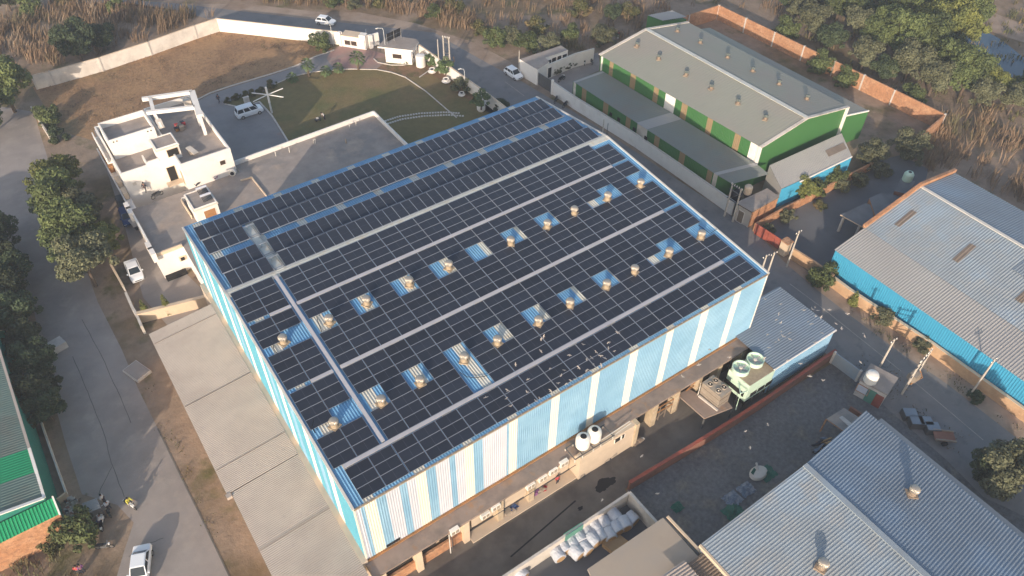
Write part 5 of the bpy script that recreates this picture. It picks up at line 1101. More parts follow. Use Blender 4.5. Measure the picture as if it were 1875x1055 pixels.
qa = G(1352,352,0); t = T('water_tank','pale topped tank on a dark stand behind the brick hut','water tank',tuple(G(1372,352,0))); q = G(1372,340,4.0); mb = MB(); mb.lathe((q.x,q.y,2.6),[(.55,0),(.6,.1),(.6,1.2),(.4,1.4),(.001,1.45)],'cream',16); P('body', mb, t); mb = MB()
for sx in (-.5,.5):
    for sy in (-.5,.5): mb.beam((q.x+sx,q.y+sy,0),(q.x+sx,q.y+sy,2.6),.1,.1,'poleiron')
mb.box(q.x-.6,q.x+.6,q.y-.6,q.y+.6,2.5,2.6,'poleiron'); P('stand', mb, t)
q = G(1350,348,3.2); t = T('water_tank','black tank beside the pale topped tank behind the brick hut','water tank',(q.x,q.y,0)); mb = MB(); mb.lathe((q.x,q.y,0),[(.7,0),(.75,.1),(.75,2.6),(.5,3.0),(.001,3.1)],'black',16); P('body', mb, t)
# ================================================================ VEHICLES
def loft(mb, secs, mt):
    "secs: (x, [(y,z)...]) closed rings"
    n = len(secs[0][1]); vs = []; fs = []
    for x, ring in secs: vs += [(x,y,z) for y, z in ring]
    for i in range(len(secs)-1):
        for j in range(n): fs.append((i*n+j, i*n+(j+1)%n, (i+1)*n+(j+1)%n, (i+1)*n+j))
    fs.append(tuple(range(n))[::-1]); fs.append(tuple(range((len(secs)-1)*n, len(secs)*n))); mb.add(vs,fs,mt)
def car(name, label, cat, L, Wd, H, cab, pxy, head, paint='carwhite', belt=.92, hood=.86, trunk=None, z=0):
    t = T(name, label, cat); hw = Wd/2; trunk = trunk or hood
    def ring(w_, zb, zt): return [(-w_*.92,zb),(-w_,zb+.2),(-w_,zt-.12),(-w_*.9,zt),(w_*.9,zt),(w_,zt-.12),(w_,zb+.2),(w_*.92,zb)]
    xb0, xr0, xr1, xb1 = cab
    secs = [(-L/2,ring(hw*.86,.34,trunk-.12)),(-L/2+.12,ring(hw*.96,.26,trunk)),(xb0,ring(hw,.24,belt)),(0,ring(hw,.22,belt)),(xb1,ring(hw,.24,belt)),(L/2-.45,ring(hw*.97,.25,hood)),(L/2-.1,ring(hw*.9,.3,hood-.13)),(L/2,ring(hw*.78,.36,hood-.24))]
    mb = MB(); loft(mb, secs, paint)
    rw = hw*.78
    c8 = [(xb0,-hw*.9,belt-.01),(xb1,-hw*.9,belt-.01),(xb1,hw*.9,belt-.01),(xb0,hw*.9,belt-.01),(xr0,-rw,H),(xr1,-rw,H),(xr1,rw,H),(xr0,rw,H)]
    mb.add(c8,[(4,5,6,7),(0,1,5,4),(1,2,6,5),(2,3,7,6),(3,0,4,7)],paint); mb.obox(((xr0+xr1)/2,0,H+.015),((xr1-xr0)/2-.05,0,0),(0,rw*.9,0),(0,0,.02),paint)
    for s in (-1,1): mb.obox((xb1-.28,s*(hw+.08),belt+.05),(.07,0,0),(0,.1,0),(0,0,.06),paint)
    P('body', mb, t)
    c8 = [Vector(p) for p in c8]
    def pane(q, nm, m_=.1, n_=.14):
        q = [Vector(p) for p in q]; a,b,c,d = q
        def bl(u,v): return a.lerp(b,u).lerp(d.lerp(c,u),v)
        r4 = [bl(m_,n_),bl(1-m_,n_),bl(1-m_,1-n_*.6),bl(m_,1-n_*.6)]; nn = (b-a).cross(d-a).normalized(); mid_ = sum(r4,Vector())/4
        if nn.dot(mid_-Vector(((xb0+xb1)/2,0,belt))) < 0: nn = -nn
        mb = MB(); mb.add([p+nn*.012 for p in r4]+[p-nn*.01 for p in r4],[(0,1,2,3),(7,6,5,4),(0,4,5,1),(1,5,6,2),(2,6,7,3),(3,7,4,0)],'glass'); P(nm, mb, t)
    pane((c8[1],c8[2],c8[6],c8[5]),'windscreen',.06,.06); pane((c8[3],c8[0],c8[4],c8[7]),'rear_window',.1,.12)
    for (i0,i1,i5,i4) in ((0,1,5,4),(3,2,6,7)):
        a,b,c,d = c8[i0],c8[i1],c8[i5],c8[i4]; k = 3 if (xb1-xb0) > 2.9 else 2
        for j in range(k):
            u0, u1 = j/k, (j+1)/k; pane((a.lerp(b,u0),a.lerp(b,u1),d.lerp(c,u1),d.lerp(c,u0)),'side_window',.07,.14)
    for sx in (-L*.31,L*.32):
        for s in (-1,1):
            mb = MB(); c = Vector((sx,s*(hw-.1),.31)); mb.tube([c-Vector((0,.11,0)),c+Vector((0,.11,0))],.31,'rubber',16); w_ = P('wheel', mb, t); mb = MB(); c += Vector((0,s*.115,0)); mb.tube([c-Vector((0,.01,0)),c+Vector((0,.01,0))],.19,'chrome',12); P('rim', mb, w_)
    for s in (-1,1):
        mb = MB(); mb.obox((L/2-.12,s*hw*.66,hood-.24),(.1,0,0),(0,.16,0),(0,0,.06),'lamp'); P('headlight', mb, t)
        mb = MB(); mb.obox((-L/2+.04,s*hw*.72,trunk-.2),(.05,0,0),(0,.1,0),(0,0,.09),'redpaint'); P('tail_light', mb, t)
    mb = MB(); mb.obox((L/2-.03,0,hood-.33),(.04,0,0),(0,.42,0),(0,0,.07),'black'); P('grille', mb, t)
    a, b = G(*pxy[0],z), G(*pxy[1],z); d = b-a; c = (a+b)/2 if not head else a
    place(t, (c.x,c.y,z), math.atan2(d.y,d.x)); return t
# position: two photo points (rear, front) on the ground
car('parked_car','white hatchback parked against the white compound house','car',3.9,1.7,1.5,(-1.85,-1.35,.35,1.05),((930,133),(951,147)),False)
car('moving_car','white hatchback driving on the far asphalt road at the top','car',3.8,1.7,1.5,(-1.8,-1.35,.3,1.0),((585,42),(610,46)),False)
car('parked_van','white people carrier parked on the grey drive near the six armed lamp','van',4.5,1.8,1.8,(-2.15,-1.95,.75,1.5),((443,214),(472,205)),False,belt=1.02,hood=.98,trunk=1.0)
car('parked_car','white sedan parked in the lane beside the low annex','car',4.3,1.72,1.5,(-1.45,-.85,.45,1.15),((241,484),(256,519)),False,trunk=.92)
car('parked_car','white sedan at the bottom edge on the concrete road','car',4.4,1.74,1.5,(-1.5,-.9,.5,1.2),((264,1016),(258,1070)),False,trunk=.92)
car('parked_car','dark car in the shade under the trees by the annex wall, nearest the house','car',3.9,1.7,1.5,(-1.85,-1.35,.35,1.05),((226,372),(233,388)),False,'cardark')
car('parked_car','dark blue car shaded under trees by the annex wall, nearer the white sedan','car',3.9,1.7,1.5,(-1.85,-1.35,.35,1.05),((232,393),(239,412)),False,'clothblue')
mb = MB(); q = G(255,414); mb.obox((q.x,q.y,.9),(.9,.1,0),(-.12,1.0,0),(0,0,.03),'kerb'); mb.obox((q.x,q.y,.45),(.7,.1,0),(-.1,.7,0),(0,0,.42),'clothdark'); tag(P('covered_stall', mb, loc=q),'small stall under a pale sheet by the annex wall','stall')
# motorcycles (local +X forward)
def bike_proto(c):
    t = T('motorcycle','motorcycle','motorcycle')
    for x in (-.62,.66):
        mb = MB(); pts = [(x+.27*math.cos(a_),0,.3+.27*math.sin(a_)) for a_ in [2*math.pi*i/14 for i in range(15)]]; mb.tube(pts,.05,'rubber',6,cap=False); w_ = P('wheel', mb, t); mb = MB(); mb.tube([(x,-.02,.3),(x,.02,.3)],.2,'chrome',10); P('rim', mb, w_)
    mb = MB(); mb.obox((0,0,.42),(.33,0,0),(0,.12,0),(0,0,.16),'poleiron'); mb.obox((.2,0,.72),(.28,0,.03),(0,.13,0),(0,0,.12),c); mb.obox((.5,0,.6),(.12,0,-.1),(0,.1,0),(.05,0,.16),c); mb.obox((-.6,0,.62),(.25,0,.05),(0,.08,0),(0,0,.06),c); mb.beam((.66,0,.3),(.48,0,.95),.07,.07,'chrome'); P('body', mb, t)
    mb = MB(); mb.obox((-.28,0,.78),(.38,0,.02),(0,.13,0),(0,0,.05),'black'); P('seat', mb, t); mb = MB(); mb.tube([(.40,-.34,.98),(.5,0,.98),(.40,.34,.98)],.025,'chrome',6); P('handlebar', mb, t); mb = MB(); mb.obox((.62,0,.85),(.07,0,0),(0,.09,0),(0,0,.08),'lamp'); P('headlight', mb, t); return t
bw = bike_proto('carwhite'); bd = bike_proto('cardark')
place(bw, G(240,928), math.atan2(-1.0,.2)+.25, 1.0, 'white scooter ridden by a person in a yellow jacket on the concrete road')
for k, (px,py,rz,o_,lb) in enumerate(((1018,186,.6,bd,'dark motorcycle by the white wall, nearer the black gate'),(1035,195,.4,None,'dark motorcycle by the white wall, nearer the striped factory'),(1070,117,.9,bw,'white scooter parked at the yard wall behind the compound house'),(1082,115,1.2,None,'dark motorcycle parked beside the white scooter in the factory yard'),(200,938,1.6,None,'dark motorcycle beside the kiosk, behind two standing people'),(190,961,1.2,bw,'white and dark motorcycle nearest the bush below the kiosk'),(289,361,.3,None,'dark motorcycle standing on the annex roof near the white house'),(246,415,2.0,None,'dark motorcycle in the lane beside the annex wall'),(1028,148,.2,None,'dark motorcycle inside the black gate'),(193,1004,-.5,None,'dark motorcycle lying low in the dry grass left of the white sedan'))):
    z0 = 4.0 if 'annex roof' in lb else 0.03
    if k == 0: c = bd
    else: c = copy_tree(bw if o_ is bw else bd)
    place(c, G(px,py,z0), rz, 1.0, lb)
# ================================================================ PEOPLE
def skinned(name, nodes, edges, mt, parent=None, root=0, sub=1):
    me = bpy.data.meshes.new(name); me.from_pydata([n[0] for n in nodes],edges,[]); me.materials.append(MATS[mt]); ob = bpy.data.objects.new(name, me); COL.objects.link(ob)
    md = ob.modifiers.new('Skin','SKIN')
    if not me.skin_vertices: me.skin_vertices.new()
    for i, n in enumerate(nodes):
        r_ = n[1]; me.skin_vertices[0].data[i].radius = (r_,r_) if not isinstance(r_,tuple) else r_
        me.skin_vertices[0].data[i].use_root = (i == root)
    md.use_smooth_shade = True
    s = ob.modifiers.new('Subdivision','SUBSURF'); s.levels = sub; s.render_levels = sub
    if parent is not None: ob.parent = parent
    return ob
def person(label, loc, rz, top, legs, pose='stand', hairm='hair', lean=0.0):
    t = T('person', label, 'person', (0,0,0)); sit = pose == 'sit'; walk = pose == 'walk'; hz = .92 if not sit else .80
    J = lambda x, y, z: (x+(lean*(z-hz) if z > hz else 0), y, z)
    pel = J(0,0,hz); ch = J(.02,0,hz+.38); nk = J(.02,0,hz+.56); hd = J(.06,0,hz+.66); ht = J(.05,0,hz+.78)
    N = [(pel,(.15,.11)),(ch,(.17,.11)),(nk,.055),(hd,.085),(ht,.07)]; E = [(0,1),(1,2),(2,3),(3,4)]
    arms = []; leg = []
    for s in (-1,1):
        sw = (.22*s if walk else 0)
        sh = J(0,.19*s,hz+.47); 
        if sit: el = J(.22,.25*s,hz+.22); wr = J(.48,.28*s,hz+.22)
        elif pose == 'bend': el = J(.12,.22*s,hz+.2); wr = J(.3,.16*s,hz-.02)
        else: el = J(-.03-sw*.5,.24*s,hz+.2); wr = J(.07-sw,.24*s,hz-.03)
        b = len(N); N += [(sh,.07),(el,.048),(wr,.034)]; E += [(1,b),(b,b+1),(b+1,b+2)]; arms.append((sh,el,wr))
        v = (Vector(wr)-Vector(el)).normalized(); pm_ = Vector(wr)+v*.07; N.append((tuple(pm_),(.034,.018))); E.append((b+2,b+3)); side = Vector((1,0,0)) if abs(v.x) < .7 else Vector((0,1,0))
        for f_ in range(4):
            o_ = side*(f_-1.5)*.021; l_ = (.045,.052,.048,.038)[f_]; k = len(N); p1 = pm_+v*.03+o_; N += [(tuple(p1),.009),(tuple(p1+v*l_+Vector((0,-.012*s,0))),.008)]; E += [(b+3,k),(k,k+1)]
        k = len(N); p1 = Vector(wr)+v*.045+side*.04; N += [(tuple(p1),.011),(tuple(p1+v*.035+side*.012),.009)]; E += [(b+3,k),(k,k+1)]
        hp = J(0,.09*s,hz-.04); 
        if sit: kn = (.36,.13*s,hz-.12); an = (.30,.14*s,.32)
        else: kn = (.05+sw*.5,.10*s,.48); an = (-.02+sw*1.1,.10*s,.09)
        b = len(N); N += [(hp,.095),(kn,.062),(an,.042),((an[0]+.15,an[1],an[2]-.04),.035)]; E += [(0,b),(b,b+1),(b+1,b+2),(b+2,b+3)]; leg.append((hp,kn,an))
    skinned('body', N, E, 'skin', t)
    sN = [(pel,(.165,.125)),(ch,(.19,.13)),(J(.02,0,hz+.5),(.11,.09))]; sE = [(0,1),(1,2)]
    for (sh,el,wr) in arms: b = len(sN); sN += [(sh,.088),(el,.065),(tuple(Vector(el).lerp(Vector(wr),.6)),.05)]; sE += [(1,b),(b,b+1),(b+1,b+2)]
    skinned('shirt', sN, sE, top, t)
    lN = [(J(0,0,hz+.04),(.17,.13))]; lE = []
    for (hp,kn,an) in leg: b = len(lN); lN += [(hp,.11),(kn,.078),(an,.06)]; lE += [(0,b),(b,b+1),(b+1,b+2)]
    skinned('trousers', lN, lE, legs, t)
    mb = MB(); h_ = Vector(ht)+Vector((-.012,0,-.05)); mb.lathe(h_,[(.098,-.04),(.1,.02),(.075,.09),(.001,.115)],hairm,12); mb.obox(Vector(hd)+Vector((-.06,0,.02)),(.03,0,0),(0,.075,0),(0,0,.07),hairm); P('hair', mb, t)
    mb = MB(); f_ = Vector(hd)+Vector((.085,0,.04)); mb.obox(f_+Vector((.008,0,-.02)),(.018,0,0),(0,.012,0),(0,0,.022),'skin')
    for s in (-1,1): mb.obox(f_+Vector((-.004,s*.032,.012)),(.008,0,0),(0,.012,0),(0,0,.006),'black'); mb.obox(Vector(hd)+Vector((.0,s*.088,.02)),(.015,0,0),(0,.01,0),(0,0,.03),'skin')
    mb.obox(f_+Vector((-.004,0,-.062)),(.008,0,0),(0,.024,0),(0,0,.006),'redpaint'); P('face', mb, t)
    t.location = loc; t.rotation_euler = (0,0,rz); return t
gp = lambda x, y: G(x,y,.03)
person('person in a yellow jacket riding the white scooter', gp(240.5,926), math.atan2(-1,.2)+.25, 'clothyellow','clothdark','sit')
person('person in a pale shirt standing by the kiosk, nearer the zinc sheet', gp(193,921), -.6,'clothwhite','clothdark')
person('person in a pale blue shirt standing by the kiosk, nearer the road', gp(203,933), 2.2,'wrap','clothdark')
person('person in a white shirt bending over the motorcycle by the bush', gp(186,962), .4,'clothwhite','clothblue','bend',lean=.5)
person('person in a red shirt at the bottom edge in the dry grass, left', gp(148,1051), 1.2,'clothred','clothdark')
person('person in a dark red shirt at the bottom edge in the dry grass, right', gp(155,1049), 1.8,'clothpurple','clothdark')
person('person in dark clothes walking on the grey drive above the parked van', gp(402,189), .6,'clothdark','clothdark','walk')
person('person in a white top bending over a mower on the sunlit lawn', gp(595,220), 3.4,'clothwhite','clothdark','bend',lean=.6)
person('person in red standing at the back corner of the green factory', gp(1131,72), 1.0,'clothred','clothwhite')
person('person in dark clothes walking on the annex roof by the white house', G(268,352,4.02), .8,'clothdark','clothdark','walk')
person('person in dark red clothes standing by the alley wall under the air conditioners', gp(1020,886), -1.5,'clothred','clothdark')
q = G(582,221); t = T('lawn_mower','dark push mower on the sunlit lawn','mower',tuple(q)); mb = MB(); mb.obox(q+Vector((0,0,.25)),(.4,0,0),(0,.28,0),(0,0,.12),'poleiron'); mb.obox(q+Vector((0,0,.45)),(.18,0,0),(0,.16,0),(0,0,.1),'whitedirty'); P('deck', mb, t); mb = MB()
for s in (-.25,.25): mb.tube([q+Vector((.3,s,.3)),q+Vector((1.0,s,.95))],.025,'poleiron',6)
mb.tube([q+Vector((1.0,-.25,.95)),q+Vector((1.0,.25,.95))],.025,'poleiron',6); P('handle', mb, t)
for sx in (-.3,.3):
    mb = MB(); mb.tube([q+Vector((sx,-.32,.13)),q+Vector((sx,.32,.13))],.13,'rubber',10); P('wheel', mb, t)
# ================================================================ BIRDS
def bird_proto(k, mt):
    mb = MB(); mb.lathe((0,0,0),[(.001,-.17),(.05,-.1),(.07,0),(.055,.1),(.035,.15),(.001,.2)],mt,8); mb.v = [(p[2],p[1],p[0]) for p in mb.v]
    mb.add([(-.15,-.03,.01),(-.15,.03,.01),(-.3,.07,.01),(-.3,-.07,.01),(-.15,0,-.01),(-.3,0,-.01)],[(0,1,2,3),(0,3,5,4),(1,4,5,2)],mt); b = P('flying_pigeon', mb, smooth=False)
    for s in (-1,1):
        up_ = (.16,.02,-.1)[k]; mb = MB(); w_ = [(.1,s*.04,.02),(-.08,s*.04,.02),(-.1,s*.22,.03+up_*.6),(.1,s*.22,.04+up_*.6),(-.14,s*.42,.02+up_),(-.02,s*.45,.02+up_)]
        mb.add(w_+[(p[0],p[1],p[2]-.015) for p in w_],[(0,1,2,3),(3,2,4,5),(9,8,7,6),(11,10,8,9),(0,3,9,6),(3,5,11,9),(5,4,10,11),(4,2,8,10),(2,1,7,8)],mt); w2 = P('wing', mb); w2.parent = b
    return b
BP = [bird_proto(k,'bird') for k in range(3)]; usedb = [False]*3
def bird(loc, lb, grp):
    k = random.randrange(3); b = BP[k] if not usedb[k] else copy_tree(BP[k]); usedb[k] = True
    b.location = loc; b.rotation_euler = (random.uniform(-.5,.5),random.uniform(-.3,.3),random.uniform(0,6.28)); s = random.uniform(.42,.6); b.scale = (s,s,s); tag(b, lb, 'pigeon', grp)
za = lambda p: (860+p[0]/6.679,600+p[1]/6.679); zb_ = lambda p: (1395+p[0]/3.906,520+p[1]/3.906)
for p in ((905,110),(875,135),(870,285),(560,450),(715,630),(465,770),(200,850),(445,870),(705,790),(505,960),(725,945),(810,895),(860,870),(990,770),(1080,680),(1120,585),(985,497),(1155,520),(1220,335),(1390,208),(1545,298),(1605,345),(1650,370),(1490,368),(1430,388),(1335,490),(1515,450),(1700,180),(1695,250),(1765,290),(1810,65),(1240,650),(1290,630),(1185,685),(1360,600),(1430,525),(1470,525),(1610,460)):
    px, py = za(p); bird(G(px,py,random.uniform(14.9,16.5)),'pale pigeon flying low over the front rows of solar panels','pigeons over the front rows of panels')
for p in ((25,110),(130,145),(120,215),(105,255),(135,280),(40,360),(140,340),(150,375),(200,350),(200,395),(120,400),(100,415),(50,455),(15,535),(185,545),(275,570),(330,270),(355,285),(360,180),(380,165),(400,190),(300,188),(385,230),(425,235),(445,180),(530,285),(485,185),(610,215),(570,318),(430,350),(380,420)):
    px, py = zb_(p); bird(G(px,py,random.uniform(8,14)),'pale pigeon flying above the ribbed zinc roof of the side shed','pigeons above the side shed')
for p in (zb_((725,355)),zb_((735,375)),zb_((705,560)),zb_((345,660)),zb_((435,690)),zb_((45,1010)),(1178,802),(1175,835),(1103,915),(1204,904),(1365,790),(1374,820),(1300,640),(1335,655),(1280,668),(1250,690)):
    bird(G(p[0],p[1],random.uniform(6,11)),'pale pigeon flying over the alley, the gravel yard or the road beside it','pigeons over the alley and yard')
# ================================================================ PLANTS
def leafmesh(name, blobs, n, size, mt, parent=None, flat=.0):
    "leaf cards spread through a set of ellipsoid clumps (cx,cy,cz,rx,ry,rz)"
    B = np.array(blobs, float); wgt = B[:,3]*B[:,4]; wgt = wgt/wgt.sum(); idx = rng.choice(len(B), n, p=wgt)
    d = rng.normal(size=(n,3)); d /= np.linalg.norm(d,axis=1)[:,None]; r_ = rng.uniform(.45,1.06,n)**.6
    C = B[idx,:3]+d*B[idx,3:6]*r_[:,None]
    nr = d+rng.normal(size=(n,3))*.65; nr[:,2] += .35; nr /= np.linalg.norm(nr,axis=1)[:,None]
    t1 = np.cross(nr, rng.normal(size=(n,3))); t1 /= np.linalg.norm(t1,axis=1)[:,None]; t2 = np.cross(nr,t1)
    s = size*rng.uniform(.6,1.4,n)[:,None]; a = t1*s; b = t2*s*.55; droop = nr*s*.25
    V = np.stack([C-a-droop, C-b*1.0, C+a-droop, C+b],1).reshape(-1,3); V[:,2] = np.maximum(V[:,2],.03); Fc = np.arange(4*n).reshape(n,4)
    return fast(name, V, Fc, mt, parent)
def tree_proto(name, kind, h, rad, leaf, n, size, trunk='bark', seed=1, nb=16, low=.25, shape=1.0):
    random.seed(seed); t = T(name,'tree','tree'); blobs = []
    for i in range(nb):
        a = random.uniform(0,6.283); rr = rad*math.sqrt(random.random())*.78; zz = h*random.uniform(low+.12,.90); k = 1-abs((zz/h)-(low+1)/2)*.9*shape; rb = rad*random.uniform(.26,.46)
        blobs.append((rr*k*math.cos(a),rr*k*math.sin(a),zz,rb,rb,rb*random.uniform(.6,.95)))
    for i in range(nb//2):
        a = random.uniform(0,6.283); blobs.append((rad*.92*math.cos(a)*random.uniform(.75,1.1),rad*.92*math.sin(a)*random.uniform(.75,1.1),h*random.uniform(low+.1,.75),rad*.2,rad*.2,rad*.16))
    leafmesh('crown', blobs, n, size, leaf, t); mb = MB(); mb.tube([(0,0,-.1),(.05,.02,h*.22),(.1,-.05,h*.5),(0,0,h*.75)],h*.028+.05,trunk,8,.05)
    for i in range(6):
        b = blobs[i]; mb.tube([(.07,0,h*(.2+.04*i)),(b[0]*.5,b[1]*.5,(h*.25+b[2])*.5),(b[0],b[1],b[2])],.07,trunk,5,.02)
    P('trunk', mb, t); return t
PROT = {
 'bigA': tree_proto('broad_tree','t',8.5,3.6,'leafA',9500,.2,seed=11,nb=22), 'bigB': tree_proto('broad_tree','t',8.0,3.5,'leafC',9500,.2,seed=12,nb=22), 'bigC': tree_proto('broad_tree','t',7.5,3.4,'leafE',8500,.19,seed=13,nb=20),
 'darkA': tree_proto('dark_tree','t',6.5,2.9,'leafD',7500,.19,seed=14,nb=18), 'darkB': tree_proto('dark_tree','t',6.0,3.1,'leafB',7500,.19,seed=15,nb=18),
 'bushA': tree_proto('bush','t',2.4,1.7,'leafB',2800,.14,seed=16,nb=12,low=.0), 'bushB': tree_proto('bush','t',2.6,1.9,'leafE',2800,.15,seed=17,nb=12,low=.0), 'bushC': tree_proto('bush','t',3.2,2.2,'leafA',3600,.155,seed=18,nb=14,low=.0),
 'round': tree_proto('round_tree','t',4.8,3.0,'leafE',8000,.155,seed=19,nb=22,low=.05), 'small': tree_proto('potted_tree','t',2.9,1.45,'palmleaf',2600,.13,seed=20,nb=12,low=.25), 'scrub': tree_proto('grey_bush','t',2.0,1.8,'weed',2400,.14,seed=21,nb=10,low=.0)}
PU = {k: False for k in PROT}
def plant(key, px, py, s, label, cat='tree', group=None, name=None, z=0, world=None, sz=None):
    o = PROT[key] if not PU[key] else copy_tree(PROT[key]); PU[key] = True
    q = Vector(world) if world else G(px,py,z); place(o,(q.x,q.y,z),random.uniform(0,6.28),s,label); o.scale = (s,s,(sz or 1)*s); o['category'] = cat
    if group: o['group'] = group
    if name: o.name = name
    return o
random.seed(5)
# row between the concrete road and the white house (base points on the ground)
RT = 'trees between the concrete road and the white house'
plant('bigB',122,368,1.0,'yellow green tree, far end of the row beside the white house','tree',RT); plant('bigA',116,412,1.0,'olive green tree leaning over the road, second in the row beside the white house','tree',RT)
plant('bigC',160,432,.95,'dull green tree, third in the row beside the white house','tree',RT); plant('bigA',156,482,1.05,'olive green tree, fourth in the row beside the annex','tree',RT); plant('bigB',200,470,.7,'small yellow green tree next to the annex lane','tree',RT); plant('bigC',176,524,1.05,'dark olive tree, near end of the row beside the white sedan','tree',RT)
# dark row along the green shed
DT = 'dark trees along the green shed'
for i, (px,py,k,s) in enumerate(((8,505,'darkA',1.0),(38,528,'darkB',.9),(24,565,'darkA',.95),(46,602,'darkB',.9),(60,650,'darkA',.8),(76,690,'darkB',.85),(82,738,'darkA',.9),(98,770,'darkB',.75),(10,460,'darkB',1.0))):
    plant(k,px,py,s,'dark shaded tree, %s from the far end of the row along the green shed' % (['second','third','fourth','fifth','sixth','seventh','eighth','last','first'][i]),'tree',DT)
plant('bigA',28,205,1.15,'large round green tree at the left edge beside the white boundary wall','tree'); plant('darkB',-20,250,1.1,'dark tree at the left edge below the large round green tree','tree')
plant('bushC',92,226,1.0,'dark green shrub inside the white wall by the field corner','shrub'); mbx = plant('bushA',108,258,1.0,'reddish brown shrub below the dark shrub at the field corner','shrub')
plant('darkB',150,112,1.25,'bushy green tree among the reeds at the upper left','tree',None); plant('darkB',196,92,.85,'smaller green tree among the reeds behind the white wall','tree',None); plant('darkA',20,20,1.0,'dark tree at the top left corner','tree')
plant('bushC',215,24,.9,'green shrub near the top road among the reeds','shrub'); plant('bushC',60,30,1.2,'green shrub among reeds at the top left','shrub')
# thujas
def thuja(px, py, h, lb):
    q = G(px,py); t = T('thuja', lb, 'shrub', tuple(q), 'small thujas'); bl = [(0,0,h*(.12+.16*i),.72*(1-.15*i),.72*(1-.15*i),h*.14) for i in range(6)]; o = leafmesh('crown', bl, 900, .13, 'leafC', t); mb = MB(); mb.tube([q,q+Vector((0,0,h*.6))],.05,'bark',6); P('trunk', mb, t)
thuja(271,581,3.0,'small cone thuja nearer the pale low wall'); thuja(310,573,3.3,'small cone thuja nearer the asbestos roof')
thuja(1561,557,2.3,'slim dark thuja on the verge before the bright blue wall')
# palms
def palm(px, py, h, r_, lb):
    q = G(px,py); t = T('palm_tree', lb, 'palm', tuple(q), 'palms along the drive'); mb = MB(); mb.tube([q,q+Vector((.03,0,h*.5)),q+Vector((0,.04,h))],.22,'bark',9,.16); P('trunk', mb, t)
    V = []; Fq = []; n = 46
    for i in range(n):
        a = i*2.39996; el = 1.25-1.75*(i/n); L = r_*random.uniform(.85,1.1); d = np.array([math.cos(a)*math.cos(el), math.sin(a)*math.cos(el), math.sin(el)]); s = np.array([-math.sin(a),math.cos(a),0])
        pts = [np.array([0,0,h])+d*L*u+np.array([0,0,-.55*r_*u*u*(.6 if el > .3 else .9)]) for u in (.0,.45,.62,.8,1.0)]
        # a fan of narrow leaflets at the end of a stalk
        o = len(V); V += [pts[0]-s*.02,pts[0]+s*.02,pts[1]+s*.02,pts[1]-s*.02]; Fq.append([o,o+1,o+2,o+3])
        for k in range(9):
            f_ = (k-4)/4; e_ = pts[1]+(pts[4]-pts[1])*(1-.25*abs(f_))+s*f_*.42*r_*.6+np.array([0,0,-.08*abs(f_)]); w_ = s*.035+d*.01; m_ = (pts[1]+e_)/2+np.array([0,0,.03]); o = len(V); V += [pts[1],m_-w_,e_,m_+w_]; Fq.append([o,o+1,o+2,o+3])
    fast('crown', np.array(V), np.array(Fq), 'palmleaf', t)
palm(565.7,139.6,2.5,1.45,'tall palm standing in the red brick ring beside the grey drive'); palm(535.7,148.5,.8,1.25,'lowest palm at the lawn corner, leftmost of the drive palms'); palm(597,136.5,.9,1.25,'low palm third from the left along the drive'); palm(620.5,134,1.2,1.25,'low palm beside the tallest palm near the gate'); palm(656.5,128,2.7,1.75,'tallest palm in front of the white gate wall')
plant('bushC',588,90,1.0,'big dark bushy tree before the gate end of the field wall','tree',name='bushy_tree')
# potted trees by the wall
PT = 'small trees in pots by the lawn wall'
plant('small',791,122,.85,'small tree beside the white water tank by the lawn wall','tree',PT); plant('small',816,140,1.15,'bushy tree behind the middle white planter by the lawn wall','tree',PT); plant('bushB',846,168,.95,'largest green tree by the lawn wall at the lamp','tree',PT); plant('small',881,200,1.15,'dark tree in the tall round white pot','tree',PT,z=.9); plant('bushA',914,203,.95,'dark bush between the white wall and the striped factory corner','shrub')
for k, (px,py) in enumerate(((722,112),(733,115),(744,117),(712,109))): plant('scrub',px,py,.28,'small yellow green plant below the guard house window, %s along the bed' % roword[k],'plant','plants below the guard house window')
for k, (px,py,s) in enumerate(((418,188,.42),(433,182,.45),(449,177,.5),(464,175,.5),(478,171,.5),(498,160,.6))): plant('scrub',px,py,s,'low dark hedge shrub, %s from the left beside the grey drive' % roword[k],'shrub','hedge shrubs beside the grey drive')
for k, (px,py) in enumerate(((1014,136),(1022,133),(1030,129),(1038,126),(1046,121))): plant('bushB',px,py,.5,'green climbing shrub, %s from the left on the yard wall of the compound house' % roword[k],'shrub','climbers on the compound yard wall')
# verge and lane plants, right
plant('bushC',1505,520,1.0,'shaggy tree on the corner of the bright blue shed wall','tree',name='verge_tree'); plant('bushB',1612,590,.8,'dark shrub on the verge beside its shadow on the blue wall','shrub'); plant('bushB',1686,640,.65,'small shrub against the orange wall','shrub'); plant('bushA',1785,734,.6,'dark weeds at the foot of the leaning pole on the verge','shrub')
plant('bigC',1818,905,.95,'olive tree over the strip behind the zinc shed, lower right','tree'); plant('darkB',1795,880,.7,'dark tree beside the olive tree behind the zinc shed','tree'); plant('bigB',1845,880,.6,'yellow green tree at the right edge behind the zinc shed','tree')
plant('round',1655,290,1.0,'round grey green tree at the brick wall corner','tree'); plant('round',1588,300,.85,'pale grey green tree beside the blue walled shed','tree'); plant('bushC',1522,335,1.0,'dark green shrub before the blue shed wall in the lane','shrub')
for k, (px,py,s) in enumerate(((1472,366,1.0),(1486,356,.9),(1440,405,.7),(1500,380,.6),(1540,348,.7),(1405,425,.5),(1570,340,.8),(1610,322,.8))): plant(['bigB','bushC','bushB','scrub'][min(k,3)] if k < 4 else 'bushB',px,py,s*(.5 if k == 0 else 1),'%s, %s along the broken brick wall in the dark lane' % ('yellow green creeper covered tree' if k == 0 else 'rough green shrub',roword[k]),'shrub','shrubs along the lane wall')
